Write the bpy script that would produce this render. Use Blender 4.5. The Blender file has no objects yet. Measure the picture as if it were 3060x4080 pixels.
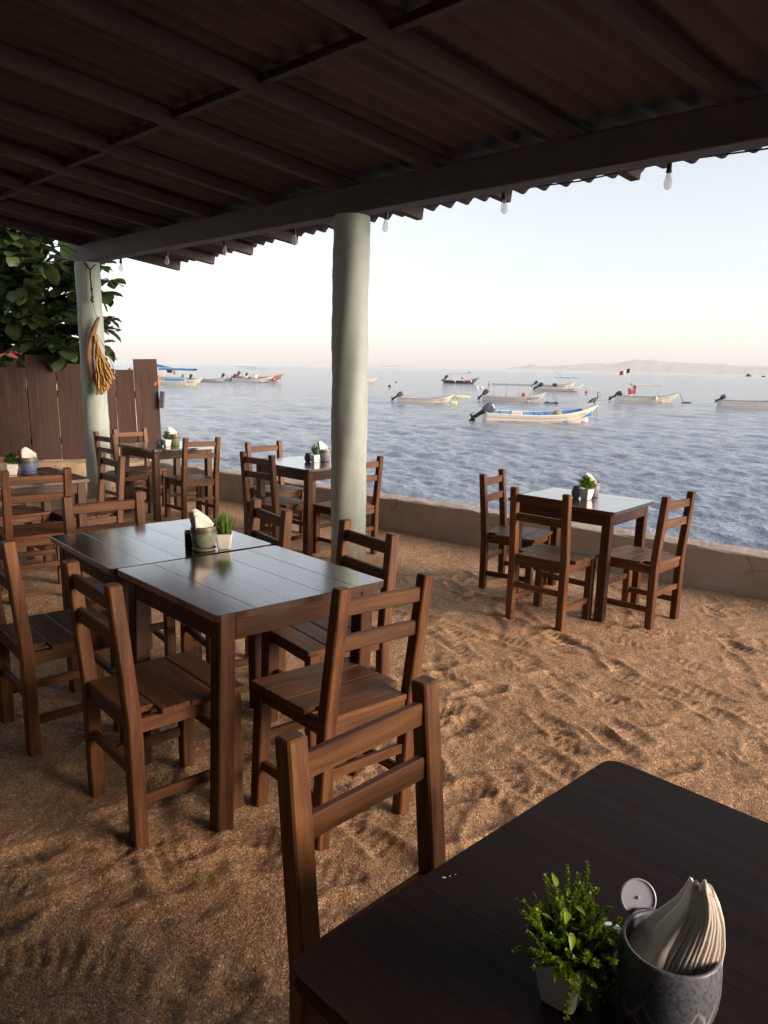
import bpy, math, random
import numpy as np
from mathutils import Matrix, Vector, Euler
PI = math.pi
scene = bpy.context.scene
COL = scene.collection
rnd = random.Random(7)
nrs = np.random.RandomState(11)

# ------------------------------------------------------------------ materials
def new_mat(name):
    m = bpy.data.materials.new(name)
    m.use_nodes = True
    nt = m.node_tree
    return m, nt, nt.nodes['Principled BSDF']

def N(nt, t, **kw):
    n = nt.nodes.new(t)
    for k, v in kw.items():
        if k in n.inputs.keys():
            n.inputs[k].default_value = v
        else:
            setattr(n, k, v)
    return n

def L(nt, a, b):
    nt.links.new(a, b)

def ramp(nt, fac, stops):
    r = nt.nodes.new('ShaderNodeValToRGB')
    els = r.color_ramp.elements
    while len(els) < len(stops):
        els.new(0.5)
    for e, (p, c) in zip(els, stops):
        e.position = p
        e.color = (c[0], c[1], c[2], 1)
    L(nt, fac, r.inputs['Fac'])
    return r

def mapping(nt, src, scale, loc=(0, 0, 0)):
    mp = nt.nodes.new('ShaderNodeMapping')
    mp.inputs['Scale'].default_value = scale
    mp.inputs['Location'].default_value = loc
    L(nt, src, mp.inputs['Vector'])
    return mp.outputs['Vector']

def bump(nt, bsdf, h, strength, dist):
    b = nt.nodes.new('ShaderNodeBump')
    b.inputs['Strength'].default_value = strength
    b.inputs['Distance'].default_value = dist
    L(nt, h, b.inputs['Height'])
    L(nt, b.outputs['Normal'], bsdf.inputs['Normal'])
    return b

def wood_mat(name, dark, mid, light, rough, coat=0.0, bumpy=0.3, scale=1.0, speck=0.0, spec=0.5, rvar=0.15, coat_ior=1.5):
    m, nt, b = new_mat(name)
    at = N(nt, 'ShaderNodeAttribute', attribute_name='grain')
    oi = N(nt, 'ShaderNodeObjectInfo')
    sh = N(nt, 'ShaderNodeVectorMath', operation='SCALE')
    cmb = N(nt, 'ShaderNodeCombineXYZ')
    for k in 'XYZ':
        L(nt, oi.outputs['Random'], cmb.inputs[k])
    L(nt, cmb.outputs[0], sh.inputs[0]); sh.inputs['Scale'].default_value = 37.0
    ad = N(nt, 'ShaderNodeVectorMath', operation='ADD')
    L(nt, at.outputs['Vector'], ad.inputs[0]); L(nt, sh.outputs[0], ad.inputs[1])
    v1 = mapping(nt, ad.outputs[0], (2.2*scale, 38*scale, 38*scale))
    n1 = N(nt, 'ShaderNodeTexNoise', Scale=1.0, Detail=6.0, Roughness=0.62, Distortion=0.6)
    L(nt, v1, n1.inputs['Vector'])
    v2 = mapping(nt, ad.outputs[0], (5*scale, 160*scale, 160*scale))
    n2 = N(nt, 'ShaderNodeTexNoise', Scale=1.0, Detail=3.0, Roughness=0.6)
    L(nt, v2, n2.inputs['Vector'])
    v3 = mapping(nt, ad.outputs[0], (3.0, 5.0, 5.0))
    n3 = N(nt, 'ShaderNodeTexNoise', Scale=1.0, Detail=3.0, Roughness=0.55)
    L(nt, v3, n3.inputs['Vector'])
    r = ramp(nt, n1.outputs['Fac'], [(0.28, dark), (0.5, mid), (0.72, light)])
    mx = N(nt, 'ShaderNodeMixRGB', blend_type='MULTIPLY'); mx.inputs['Fac'].default_value = 0.55
    L(nt, r.outputs['Color'], mx.inputs['Color1'])
    r2 = ramp(nt, n2.outputs['Fac'], [(0.3, (0.55, 0.52, 0.5)), (0.6, (1, 1, 1))])
    L(nt, r2.outputs['Color'], mx.inputs['Color2'])
    mx2 = N(nt, 'ShaderNodeMixRGB', blend_type='MULTIPLY'); mx2.inputs['Fac'].default_value = 0.8
    r3 = ramp(nt, n3.outputs['Fac'], [(0.25, (0.62, 0.6, 0.6)), (0.7, (1.15, 1.12, 1.1))])
    L(nt, mx.outputs['Color'], mx2.inputs['Color1']); L(nt, r3.outputs['Color'], mx2.inputs['Color2'])
    tin = N(nt, 'ShaderNodeAttribute', attribute_name='tint')
    hs = N(nt, 'ShaderNodeHueSaturation')
    vm = N(nt, 'ShaderNodeMapRange'); vm.inputs['To Min'].default_value = 0.78; vm.inputs['To Max'].default_value = 1.2
    L(nt, oi.outputs['Random'], vm.inputs['Value'])
    vmul = N(nt, 'ShaderNodeMath', operation='MULTIPLY'); L(nt, tin.outputs['Fac'], vmul.inputs[0]); L(nt, vm.outputs[0], vmul.inputs[1])
    L(nt, vmul.outputs[0], hs.inputs['Value'])
    L(nt, mx2.outputs['Color'], hs.inputs['Color'])
    col = hs.outputs['Color']
    if speck > 0:
        vs = N(nt, 'ShaderNodeTexNoise', Scale=45.0, Detail=2.0)
        L(nt, ad.outputs[0], vs.inputs['Vector'])
        rs = ramp(nt, vs.outputs['Fac'], [(0.70, (0, 0, 0)), (0.76, (speck, speck, speck))])
        m3 = N(nt, 'ShaderNodeMixRGB', blend_type='MIX')
        L(nt, rs.outputs['Color'], m3.inputs['Fac'])
        L(nt, col, m3.inputs['Color1']); m3.inputs['Color2'].default_value = (light[0]*2.2, light[1]*2.2, light[2]*2.2, 1)
        col = m3.outputs['Color']
    L(nt, col, b.inputs['Base Color'])
    rr = N(nt, 'ShaderNodeMapRange')
    rr.inputs['To Min'].default_value = rough - rvar*0.5; rr.inputs['To Max'].default_value = rough + rvar
    L(nt, n3.outputs['Fac'], rr.inputs['Value']); L(nt, rr.outputs[0], b.inputs['Roughness'])
    b.inputs['Coat Weight'].default_value = coat
    b.inputs['Coat Roughness'].default_value = 0.13; b.inputs['Coat IOR'].default_value = coat_ior
    b.inputs['Specular IOR Level'].default_value = spec
    ht = N(nt, 'ShaderNodeMath', operation='ADD')
    L(nt, n1.outputs['Fac'], ht.inputs[0]); L(nt, n2.outputs['Fac'], ht.inputs[1])
    bump(nt, b, ht.outputs[0], bumpy, 0.002)
    return m

def plain_mat(name, color, rough=0.5, var=0.12, nscale=8.0, metallic=0.0, bumpd=0.0, spec=0.5, coat=0.0, sub=0.0):
    m, nt, b = new_mat(name)
    tc = N(nt, 'ShaderNodeTexCoord')
    n1 = N(nt, 'ShaderNodeTexNoise', Scale=nscale, Detail=5.0, Roughness=0.6)
    L(nt, tc.outputs['Object'], n1.inputs['Vector'])
    c0 = [max(0, c*(1-var)) for c in color]; c1 = [min(1, c*(1+var)) for c in color]
    r = ramp(nt, n1.outputs['Fac'], [(0.3, c0), (0.7, c1)])
    L(nt, r.outputs['Color'], b.inputs['Base Color'])
    b.inputs['Roughness'].default_value = rough
    b.inputs['Metallic'].default_value = metallic
    b.inputs['Specular IOR Level'].default_value = spec
    b.inputs['Coat Weight'].default_value = coat
    if bumpd > 0:
        bump(nt, b, n1.outputs['Fac'], 0.6, bumpd)
    return m

M = {}
M['chair'] = wood_mat('chair_wood', (0.062, 0.024, 0.009), (0.135, 0.056, 0.022), (0.215, 0.098, 0.040), 0.45, bumpy=0.25, spec=0.35)
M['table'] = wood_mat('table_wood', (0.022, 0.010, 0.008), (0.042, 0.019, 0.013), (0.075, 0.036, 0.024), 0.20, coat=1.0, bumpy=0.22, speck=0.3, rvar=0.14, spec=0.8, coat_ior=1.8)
M['tableshade'] = wood_mat('shaded_table_wood', (0.013, 0.006, 0.0045), (0.021, 0.010, 0.0075), (0.034, 0.017, 0.012), 0.5, coat=0.0, bumpy=0.15, speck=0.3, rvar=0.25, spec=0.22)  # copy of the table wood, darkened for the dark roof its top mirrors
M['tableleg'] = wood_mat('table_leg_wood', (0.035, 0.013, 0.006), (0.070, 0.027, 0.012), (0.115, 0.047, 0.021), 0.4, bumpy=0.25, spec=0.35)
M['rafter'] = wood_mat('rafter_wood', (0.034, 0.025, 0.027), (0.052, 0.038, 0.041), (0.070, 0.052, 0.055), 0.7, bumpy=0.4)
M['beam'] = wood_mat('beam_flare_tint', (0.065, 0.052, 0.060), (0.085, 0.068, 0.078), (0.105, 0.085, 0.095), 0.6, bumpy=0.3)  # purple grey cast of lens flare put into the beam colour
M['fence'] = wood_mat('fence_wood', (0.046, 0.025, 0.021), (0.072, 0.039, 0.033), (0.092, 0.052, 0.044), 0.75, bumpy=0.3, scale=0.7)

def sheet_mat():
    m, nt, b = new_mat('roof_sheet_brown')
    tc = N(nt, 'ShaderNodeTexCoord')
    n1 = N(nt, 'ShaderNodeTexNoise', Scale=2.2, Detail=6.0, Roughness=0.6)
    L(nt, tc.outputs['Object'], n1.inputs['Vector'])
    r = ramp(nt, n1.outputs['Fac'], [(0.3, (0.050, 0.038, 0.043)), (0.7, (0.078, 0.060, 0.066))])
    L(nt, r.outputs['Color'], b.inputs['Base Color'])
    b.inputs['Roughness'].default_value = 0.75
    return m
M['sheet'] = sheet_mat()

def sand_mat():
    m, nt, b = new_mat('coarse_sand')
    tc = N(nt, 'ShaderNodeTexCoord')
    P = tc.outputs['Object']
    vo = N(nt, 'ShaderNodeTexVoronoi', Scale=150.0); L(nt, P, vo.inputs['Vector'])
    sep = N(nt, 'ShaderNodeSeparateColor'); L(nt, vo.outputs['Color'], sep.inputs['Color'])
    r = ramp(nt, sep.outputs[0], [(0.0, (0.34, 0.195, 0.105)), (0.35, (0.50, 0.315, 0.185)), (0.85, (0.61, 0.41, 0.26)), (1.0, (0.86, 0.70, 0.53))])
    n2 = N(nt, 'ShaderNodeTexNoise', Scale=2.3, Detail=7.0, Roughness=0.65); L(nt, P, n2.inputs['Vector'])
    r2 = ramp(nt, n2.outputs['Fac'], [(0.3, (0.74, 0.68, 0.62)), (0.7, (1.08, 1.04, 1.0))])
    mx = N(nt, 'ShaderNodeMixRGB', blend_type='MULTIPLY'); mx.inputs['Fac'].default_value = 1
    L(nt, r.outputs['Color'], mx.inputs['Color1']); L(nt, r2.outputs['Color'], mx.inputs['Color2'])
    L(nt, mx.outputs['Color'], b.inputs['Base Color'])
    b.inputs['Roughness'].default_value = 0.8
    b.inputs['Specular IOR Level'].default_value = 0.35
    n3 = N(nt, 'ShaderNodeTexNoise', Scale=60.0, Detail=4.0, Roughness=0.7); L(nt, P, n3.inputs['Vector'])
    inv = N(nt, 'ShaderNodeMath', operation='MULTIPLY_ADD'); inv.inputs[1].default_value = -0.5; inv.inputs[2].default_value = 1.0
    L(nt, vo.outputs['Distance'], inv.inputs[0])
    ad = N(nt, 'ShaderNodeMath', operation='MULTIPLY_ADD'); ad.inputs[1].default_value = 2.0
    L(nt, n3.outputs['Fac'], ad.inputs[0]); L(nt, inv.outputs[0], ad.inputs[2])
    bump(nt, b, ad.outputs[0], 0.9, 0.006)
    return m
M['sand'] = sand_mat()

def sea_mat():
    m, nt, b = new_mat('sea_water')
    tc = N(nt, 'ShaderNodeTexCoord')
    b.inputs['Base Color'].default_value = (0.25, 0.29, 0.37, 1)
    b.inputs['Roughness'].default_value = 0.10
    b.inputs['IOR'].default_value = 1.333
    v = mapping(nt, tc.outputs['Object'], (1.0, 1.0, 1.0))
    n1 = N(nt, 'ShaderNodeTexNoise', Scale=2.6, Detail=5.0, Roughness=0.6, Distortion=0.3); L(nt, v, n1.inputs['Vector'])
    v2 = mapping(nt, tc.outputs['Object'], (0.16, 0.32, 1.0))
    n2 = N(nt, 'ShaderNodeTexNoise', Scale=1.0, Detail=6.0, Roughness=0.65, Distortion=0.4); L(nt, v2, n2.inputs['Vector'])
    ad = N(nt, 'ShaderNodeMath', operation='MULTIPLY_ADD'); ad.inputs[1].default_value = 5.0
    L(nt, n2.outputs['Fac'], ad.inputs[0]); L(nt, n1.outputs['Fac'], ad.inputs[2])
    bump(nt, b, ad.outputs[0], 1.0, 0.12)
    return m
M['sea'] = sea_mat()

def concrete_mat(name, c0, c1, crack=True):
    m, nt, b = new_mat(name)
    tc = N(nt, 'ShaderNodeTexCoord')
    n1 = N(nt, 'ShaderNodeTexNoise', Scale=3.0, Detail=8.0, Roughness=0.65); L(nt, tc.outputs['Object'], n1.inputs['Vector'])
    r = ramp(nt, n1.outputs['Fac'], [(0.3, c0), (0.7, c1)])
    col = r.outputs['Color']
    if crack:
        nz = N(nt, 'ShaderNodeTexNoise', Scale=4.0, Detail=4.0); L(nt, tc.outputs['Object'], nz.inputs['Vector'])
        mxv = N(nt, 'ShaderNodeMixRGB'); mxv.inputs['Fac'].default_value = 0.12
        L(nt, tc.outputs['Object'], mxv.inputs['Color1']); L(nt, nz.outputs['Color'], mxv.inputs['Color2'])
        vo = N(nt, 'ShaderNodeTexVoronoi', feature='DISTANCE_TO_EDGE', Scale=1.7); L(nt, mxv.outputs['Color'], vo.inputs['Vector'])
        rc = ramp(nt, vo.outputs['Distance'], [(0.0, (0.45, 0.42, 0.4)), (0.007, (1, 1, 1))])
        n5 = N(nt, 'ShaderNodeTexNoise', Scale=1.3, Detail=2.0); L(nt, tc.outputs['Object'], n5.inputs['Vector'])
        r5 = ramp(nt, n5.outputs['Fac'], [(0.54, (0, 0, 0)), (0.60, (1, 1, 1))])
        mx = N(nt, 'ShaderNodeMixRGB', blend_type='MULTIPLY')
        L(nt, r5.outputs['Color'], mx.inputs['Fac'])
        L(nt, col, mx.inputs['Color1']); L(nt, rc.outputs['Color'], mx.inputs['Color2'])
        col = mx.outputs['Color']
    L(nt, col, b.inputs['Base Color'])
    b.inputs['Roughness'].default_value = 0.9
    n2 = N(nt, 'ShaderNodeTexNoise', Scale=22.0, Detail=6.0, Roughness=0.7); L(nt, tc.outputs['Object'], n2.inputs['Vector'])
    bump(nt, b, n2.outputs['Fac'], 0.6, 0.012)
    return m
M['wall'] = concrete_mat('sea_wall_concrete', (0.38, 0.31, 0.26), (0.52, 0.44, 0.37))
M['lowwall'] = concrete_mat('cream_rubble_wall', (0.36, 0.28, 0.18), (0.5, 0.40, 0.27))

def pillar_mat():
    m, nt, b = new_mat('mint_pillar_paint')
    tc = N(nt, 'ShaderNodeTexCoord')
    v = mapping(nt, tc.outputs['Object'], (2.5, 2.5, 1.2))
    n1 = N(nt, 'ShaderNodeTexNoise', Scale=2.0, Detail=7.0, Roughness=0.6); L(nt, v, n1.inputs['Vector'])
    r = ramp(nt, n1.outputs['Fac'], [(0.3, (0.29, 0.35, 0.335)), (0.7, (0.36, 0.425, 0.405))])
    n3 = N(nt, 'ShaderNodeTexNoise', Scale=9.0, Detail=3.0); L(nt, tc.outputs['Object'], n3.inputs['Vector'])
    r3 = ramp(nt, n3.outputs['Fac'], [(0.73, (1, 1, 1)), (0.76, (0.45, 0.42, 0.38))])
    mx = N(nt, 'ShaderNodeMixRGB', blend_type='MULTIPLY'); mx.inputs['Fac'].default_value = 0.7
    L(nt, r.outputs['Color'], mx.inputs['Color1']); L(nt, r3.outputs['Color'], mx.inputs['Color2'])
    sp = N(nt, 'ShaderNodeSeparateXYZ'); L(nt, tc.outputs['Object'], sp.inputs[0])
    nb = N(nt, 'ShaderNodeTexNoise', Scale=7.0, Detail=6.0, Roughness=0.7); L(nt, tc.outputs['Object'], nb.inputs['Vector'])
    hb = N(nt, 'ShaderNodeMath', operation='MULTIPLY_ADD'); hb.inputs[1].default_value = -0.55; L(nt, nb.outputs['Fac'], hb.inputs[0]); L(nt, sp.outputs[2], hb.inputs[2])
    rb = ramp(nt, hb.outputs[0], [(0.0, (1, 1, 1)), (0.12, (0, 0, 0))])
    ms = N(nt, 'ShaderNodeMixRGB'); L(nt, rb.outputs['Color'], ms.inputs['Fac']); L(nt, mx.outputs['Color'], ms.inputs['Color1']); ms.inputs['Color2'].default_value = (0.30, 0.24, 0.17, 1)
    v9 = mapping(nt, tc.outputs['Object'], (9, 9, 0.8))
    n9 = N(nt, 'ShaderNodeTexNoise', Scale=1.6, Detail=5.0, Roughness=0.6); L(nt, v9, n9.inputs['Vector'])
    r9 = ramp(nt, n9.outputs['Fac'], [(0.52, (1, 1, 1)), (0.74, (0.74, 0.72, 0.68))])
    m9 = N(nt, 'ShaderNodeMixRGB', blend_type='MULTIPLY'); m9.inputs['Fac'].default_value = 0.8; L(nt, ms.outputs['Color'], m9.inputs['Color1']); L(nt, r9.outputs['Color'], m9.inputs['Color2'])
    L(nt, m9.outputs['Color'], b.inputs['Base Color'])
    b.inputs['Roughness'].default_value = 0.62
    v2 = mapping(nt, tc.outputs['Object'], (5, 5, 22))
    n2 = N(nt, 'ShaderNodeTexNoise', Scale=4.0, Detail=6.0, Roughness=0.65); L(nt, v2, n2.inputs['Vector'])
    bump(nt, b, n2.outputs['Fac'], 0.4, 0.005)
    return m
M['pillar'] = pillar_mat()

def leaf_mat(name, c0, c1, rough=0.45, trans=0.25, nscale=1.5):
    m, nt, b = new_mat(name)
    at = N(nt, 'ShaderNodeAttribute', attribute_name='tint')
    r = ramp(nt, at.outputs['Fac'], [(0.0, c0), (1.0, c1)])
    L(nt, r.outputs['Color'], b.inputs['Base Color'])
    b.inputs['Roughness'].default_value = rough
    tr = N(nt, 'ShaderNodeBsdfTranslucent')
    hs = N(nt, 'ShaderNodeHueSaturation'); hs.inputs['Value'].default_value = 1.5; hs.inputs['Saturation'].default_value = 1.1
    L(nt, r.outputs['Color'], hs.inputs['Color']); L(nt, hs.outputs['Color'], tr.inputs['Color'])
    ms = N(nt, 'ShaderNodeMixShader'); ms.inputs['Fac'].default_value = trans
    out = nt.nodes['Material Output']
    L(nt, b.outputs[0], ms.inputs[1]); L(nt, tr.outputs[0], ms.inputs[2]); L(nt, ms.outputs[0], out.inputs['Surface'])
    return m
M['treeleaf'] = leaf_mat('almond_leaf', (0.016, 0.036, 0.012), (0.085, 0.12, 0.045), 0.30, 0.3)
M['fern'] = leaf_mat('fern_leaf', (0.03, 0.10, 0.008), (0.36, 0.50, 0.035), 0.45, 0.2)
M['grass'] = leaf_mat('plastic_grass', (0.04, 0.12, 0.012), (0.24, 0.36, 0.06), 0.4, 0.2)
M['bush'] = leaf_mat('bush_leaf', (0.03, 0.085, 0.02), (0.12, 0.22, 0.05), 0.4, 0.2)
M['bark'] = plain_mat('bark', (0.07, 0.05, 0.038), 0.9, 0.4, 12, bumpd=0.02)
M['soil'] = plain_mat('potting_soil', (0.05, 0.035, 0.022), 0.95, 0.4, 60, bumpd=0.004)
M['whitepot'] = plain_mat('white_ceramic', (0.82, 0.79, 0.74), 0.32, 0.05, 12, coat=0.3)
M['napkin'] = plain_mat('paper_napkin', (0.88, 0.82, 0.75), 0.92, 0.04, 30, bumpd=0.0006, spec=0.2)
M['straw'] = plain_mat('dried_palm_straw', (0.42, 0.24, 0.075), 0.7, 0.35, 40)
M['husk'] = plain_mat('palm_husk', (0.22, 0.115, 0.06), 0.65, 0.35, 9, bumpd=0.004)
M['cord'] = plain_mat('dark_cord', (0.02, 0.022, 0.018), 0.9, 0.3, 60)
M['black'] = plain_mat('black_plastic', (0.012, 0.013, 0.016), 0.45, 0.3, 30)
M['chrome'] = plain_mat('brushed_steel', (0.62, 0.63, 0.66), 0.22, 0.08, 30, metallic=1.0)
M['lidgrey'] = plain_mat('pale_plastic_lid', (0.36, 0.40, 0.50), 0.3, 0.05, 30)

def pot_mat(name, low, high, rim, veins=False, h=0.115):
    """reactive glaze: body colour, a different band near the rim, mottled by noise"""
    m, nt, b = new_mat(name)
    tc = N(nt, 'ShaderNodeTexCoord')
    sp = N(nt, 'ShaderNodeSeparateXYZ'); L(nt, tc.outputs['Object'], sp.inputs[0])
    nz = N(nt, 'ShaderNodeTexNoise', Scale=40.0, Detail=5.0); L(nt, tc.outputs['Object'], nz.inputs['Vector'])
    ma = N(nt, 'ShaderNodeMath', operation='MULTIPLY_ADD'); ma.inputs[1].default_value = 0.03
    L(nt, nz.outputs['Fac'], ma.inputs[0]); L(nt, sp.outputs[2], ma.inputs[2])
    mr = N(nt, 'ShaderNodeMapRange'); mr.inputs['From Min'].default_value = 0.0; mr.inputs['From Max'].default_value = h+0.02
    L(nt, ma.outputs[0], mr.inputs['Value'])
    r = ramp(nt, mr.outputs[0], [(0.1, low), (0.66, high), (0.74, [c*0.35 for c in high]), (0.88, rim)])
    n2 = N(nt, 'ShaderNodeTexNoise', Scale=170.0, Detail=3.0); L(nt, tc.outputs['Object'], n2.inputs['Vector'])
    r2 = ramp(nt, n2.outputs['Fac'], [(0.36, (0.3, 0.3, 0.32)), (0.5, (1, 1, 1)), (0.75, (1.5, 1.42, 1.3))])
    mx = N(nt, 'ShaderNodeMixRGB', blend_type='MULTIPLY'); mx.inputs['Fac'].default_value = 0.55
    L(nt, r.outputs['Color'], mx.inputs['Color1']); L(nt, r2.outputs['Color'], mx.inputs['Color2'])
    col = mx.outputs['Color']
    if veins:
        n4 = N(nt, 'ShaderNodeTexNoise', Scale=14.0, Detail=3.0); L(nt, tc.outputs['Object'], n4.inputs['Vector'])
        mv = N(nt, 'ShaderNodeMixRGB'); mv.inputs['Fac'].default_value = 0.05
        L(nt, tc.outputs['Object'], mv.inputs['Color1']); L(nt, n4.outputs['Color'], mv.inputs['Color2'])
        vm = mapping(nt, mv.outputs['Color'], (1.0, 1.0, 0.45))
        vo = N(nt, 'ShaderNodeTexVoronoi', feature='DISTANCE_TO_EDGE', Scale=34.0); L(nt, vm, vo.inputs['Vector'])
        rv = ramp(nt, vo.outputs['Distance'], [(0.02, (0.9, 0.9, 0.9)), (0.07, (0, 0, 0))])
        rz = ramp(nt, mr.outputs[0], [(0.27, (0.95, 0.95, 0.95)), (0.40, (0, 0, 0))])
        mm = N(nt, 'ShaderNodeMath', operation='MULTIPLY'); L(nt, rv.outputs['Color'], mm.inputs[0]); L(nt, rz.outputs['Color'], mm.inputs[1])
        m5 = N(nt, 'ShaderNodeMixRGB'); L(nt, mm.outputs[0], m5.inputs['Fac']); L(nt, col, m5.inputs['Color1'])
        m5.inputs['Color2'].default_value = (0.42, 0.38, 0.36, 1)
        col = m5.outputs['Color']
    L(nt, col, b.inputs['Base Color'])
    b.inputs['Roughness'].default_value = 0.4
    bump(nt, b, n2.outputs['Fac'], 0.4, 0.0012)
    return m
M['pot_green'] = pot_mat('green_grey_glaze', (0.24, 0.25, 0.20), (0.20, 0.22, 0.17), (0.20, 0.16, 0.11))
M['pot_blue'] = pot_mat('blue_glaze', (0.13, 0.17, 0.30), (0.17, 0.20, 0.33), (0.20, 0.17, 0.15))
M['pot_lilac'] = pot_mat('lilac_grey_glaze', (0.25, 0.24, 0.30), (0.26, 0.25, 0.31), (0.24, 0.21, 0.24))
M['pot_stone'] = pot_mat('stone_blue_glaze', (0.10, 0.115, 0.15), (0.15, 0.17, 0.215), (0.24, 0.26, 0.30), veins=True, h=0.24)
M['pot_slate'] = pot_mat('slate_glaze', (0.17, 0.17, 0.17), (0.15, 0.15, 0.16), (0.12, 0.11, 0.11))
M['jar_navy'] = plain_mat('navy_glaze', (0.05, 0.065, 0.11), 0.3, 0.2, 30)

def glass_mat():
    m, nt, b = new_mat('clear_bulb_glass')
    b.inputs['Base Color'].default_value = (0.8, 0.78, 0.8, 1)
    b.inputs['Roughness'].default_value = 0.05
    tr = N(nt, 'ShaderNodeBsdfTransparent'); tr.inputs['Color'].default_value = (0.96, 0.95, 0.97, 1)
    lw = N(nt, 'ShaderNodeLayerWeight', Blend=0.35)
    ms = N(nt, 'ShaderNodeMixShader')
    mr = N(nt, 'ShaderNodeMapRange'); mr.inputs['To Min'].default_value = 0.22; mr.inputs['To Max'].default_value = 0.8
    L(nt, lw.outputs['Facing'], mr.inputs['Value']); L(nt, mr.outputs[0], ms.inputs['Fac'])
    L(nt, tr.outputs[0], ms.inputs[1]); L(nt, b.outputs[0], ms.inputs[2]); L(nt, ms.outputs[0], nt.nodes['Material Output'].inputs['Surface'])
    return m
M['glass'] = glass_mat()
# boat paints
def paint(name, c, rough=0.4):
    return plain_mat(name, c, rough, 0.07, 1.2)
M['hull_cream'] = paint('cream_gelcoat', (0.80, 0.71, 0.58))
M['hull_white'] = paint('white_gelcoat', (0.80, 0.77, 0.72))
M['hull_grey'] = paint('grey_gelcoat', (0.60, 0.56, 0.53))
M['hull_dark'] = paint('dark_grey_hull', (0.11, 0.105, 0.125))
M['hull_red'] = paint('faded_red_hull', (0.52, 0.24, 0.16))
M['blue_in'] = paint('light_blue_paint', (0.10, 0.34, 0.66))
M['teal'] = paint('teal_trim', (0.16, 0.36, 0.38))
M['brown_trim'] = paint('red_brown_trim', (0.30, 0.10, 0.06))
M['grey_trim'] = paint('grey_trim', (0.27, 0.27, 0.32))
M['antifoul'] = paint('dark_bottom_paint', (0.03, 0.035, 0.055))
M['engine'] = plain_mat('engine_cowl', (0.085, 0.09, 0.115), 0.3, 0.1, 3, coat=0.4)
M['engine_dark'] = plain_mat('engine_leg', (0.022, 0.024, 0.034), 0.4, 0.15, 6)
M['engine_navy'] = plain_mat('engine_navy', (0.03, 0.045, 0.09), 0.4, 0.15, 6)
M['pole'] = plain_mat('canopy_pole', (0.45, 0.45, 0.47), 0.4, 0.1, 6, metallic=0.3)
M['canvas_white'] = plain_mat('canvas_white', (0.62, 0.58, 0.57), 0.9, 0.08, 4)
M['canvas_blue'] = plain_mat('canvas_blue', (0.06, 0.17, 0.42), 0.85, 0.15, 4)
M['canvas_grey'] = plain_mat('canvas_grey', (0.30, 0.31, 0.37), 0.85, 0.1, 4)
M['red'] = plain_mat('faded_red', (0.58, 0.10, 0.07), 0.6, 0.2, 6)
M['orange'] = plain_mat('orange_plastic', (0.42, 0.15, 0.075), 0.5, 0.2, 6)
M['ink'] = plain_mat('black_lettering', (0.02, 0.02, 0.025), 0.6, 0.1, 6)
M['ink_faded'] = plain_mat('faded_lettering', (0.20, 0.16, 0.14), 0.7, 0.2, 6)
M['rope'] = plain_mat('grey_rope', (0.16, 0.17, 0.2), 0.9, 0.2, 30)
M['ropewhite'] = plain_mat('pale_rope', (0.5, 0.48, 0.45), 0.9, 0.2, 30)
M['yellow'] = plain_mat('pale_yellow_foam', (0.70, 0.66, 0.38), 0.7, 0.1, 6)
M['buoywhite'] = plain_mat('white_float', (0.72, 0.70, 0.66), 0.5, 0.1, 6)
M['flaggreen'] = plain_mat('flag_green', (0.02, 0.06, 0.05), 0.9, 0.1, 6)
M['flagred'] = plain_mat('flag_red', (0.50, 0.05, 0.05), 0.9, 0.1, 6)
M['flagwhite'] = plain_mat('flag_white', (0.75, 0.74, 0.72), 0.9, 0.05, 6)
M['pelican'] = plain_mat('pelican_plumage', (0.13, 0.115, 0.115), 0.85, 0.45, 9)
M['pelneck'] = plain_mat('pelican_neck', (0.42, 0.37, 0.32), 0.85, 0.3, 9)
M['beak'] = plain_mat('pelican_beak', (0.32, 0.24, 0.19), 0.5, 0.2, 9)
M['rock'] = plain_mat('wet_rock', (0.10, 0.085, 0.078), 0.85, 0.4, 0.25, bumpd=0.2)
M['shorerock'] = plain_mat('shore_rock', (0.36, 0.27, 0.22), 0.9, 0.3, 3, bumpd=0.05)
M['hill'] = plain_mat('far_hills', (0.40, 0.36, 0.35), 0.95, 0.3, 0.0006)
M['houseplaster'] = plain_mat('pale_plaster', (0.62, 0.52, 0.42), 0.9, 0.1, 3, bumpd=0.01)
M['housered'] = plain_mat('red_paint', (0.36, 0.06, 0.05), 0.8, 0.15, 3)
M['blocker'] = plain_mat('blocker_dark', (0.07, 0.045, 0.032), 0.9, 0.2, 3)  # dark tone for the added blocker walls, keeps their bounce low
M['rooftile'] = plain_mat('grey_roof', (0.24, 0.19, 0.16), 0.9, 0.3, 5)

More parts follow.
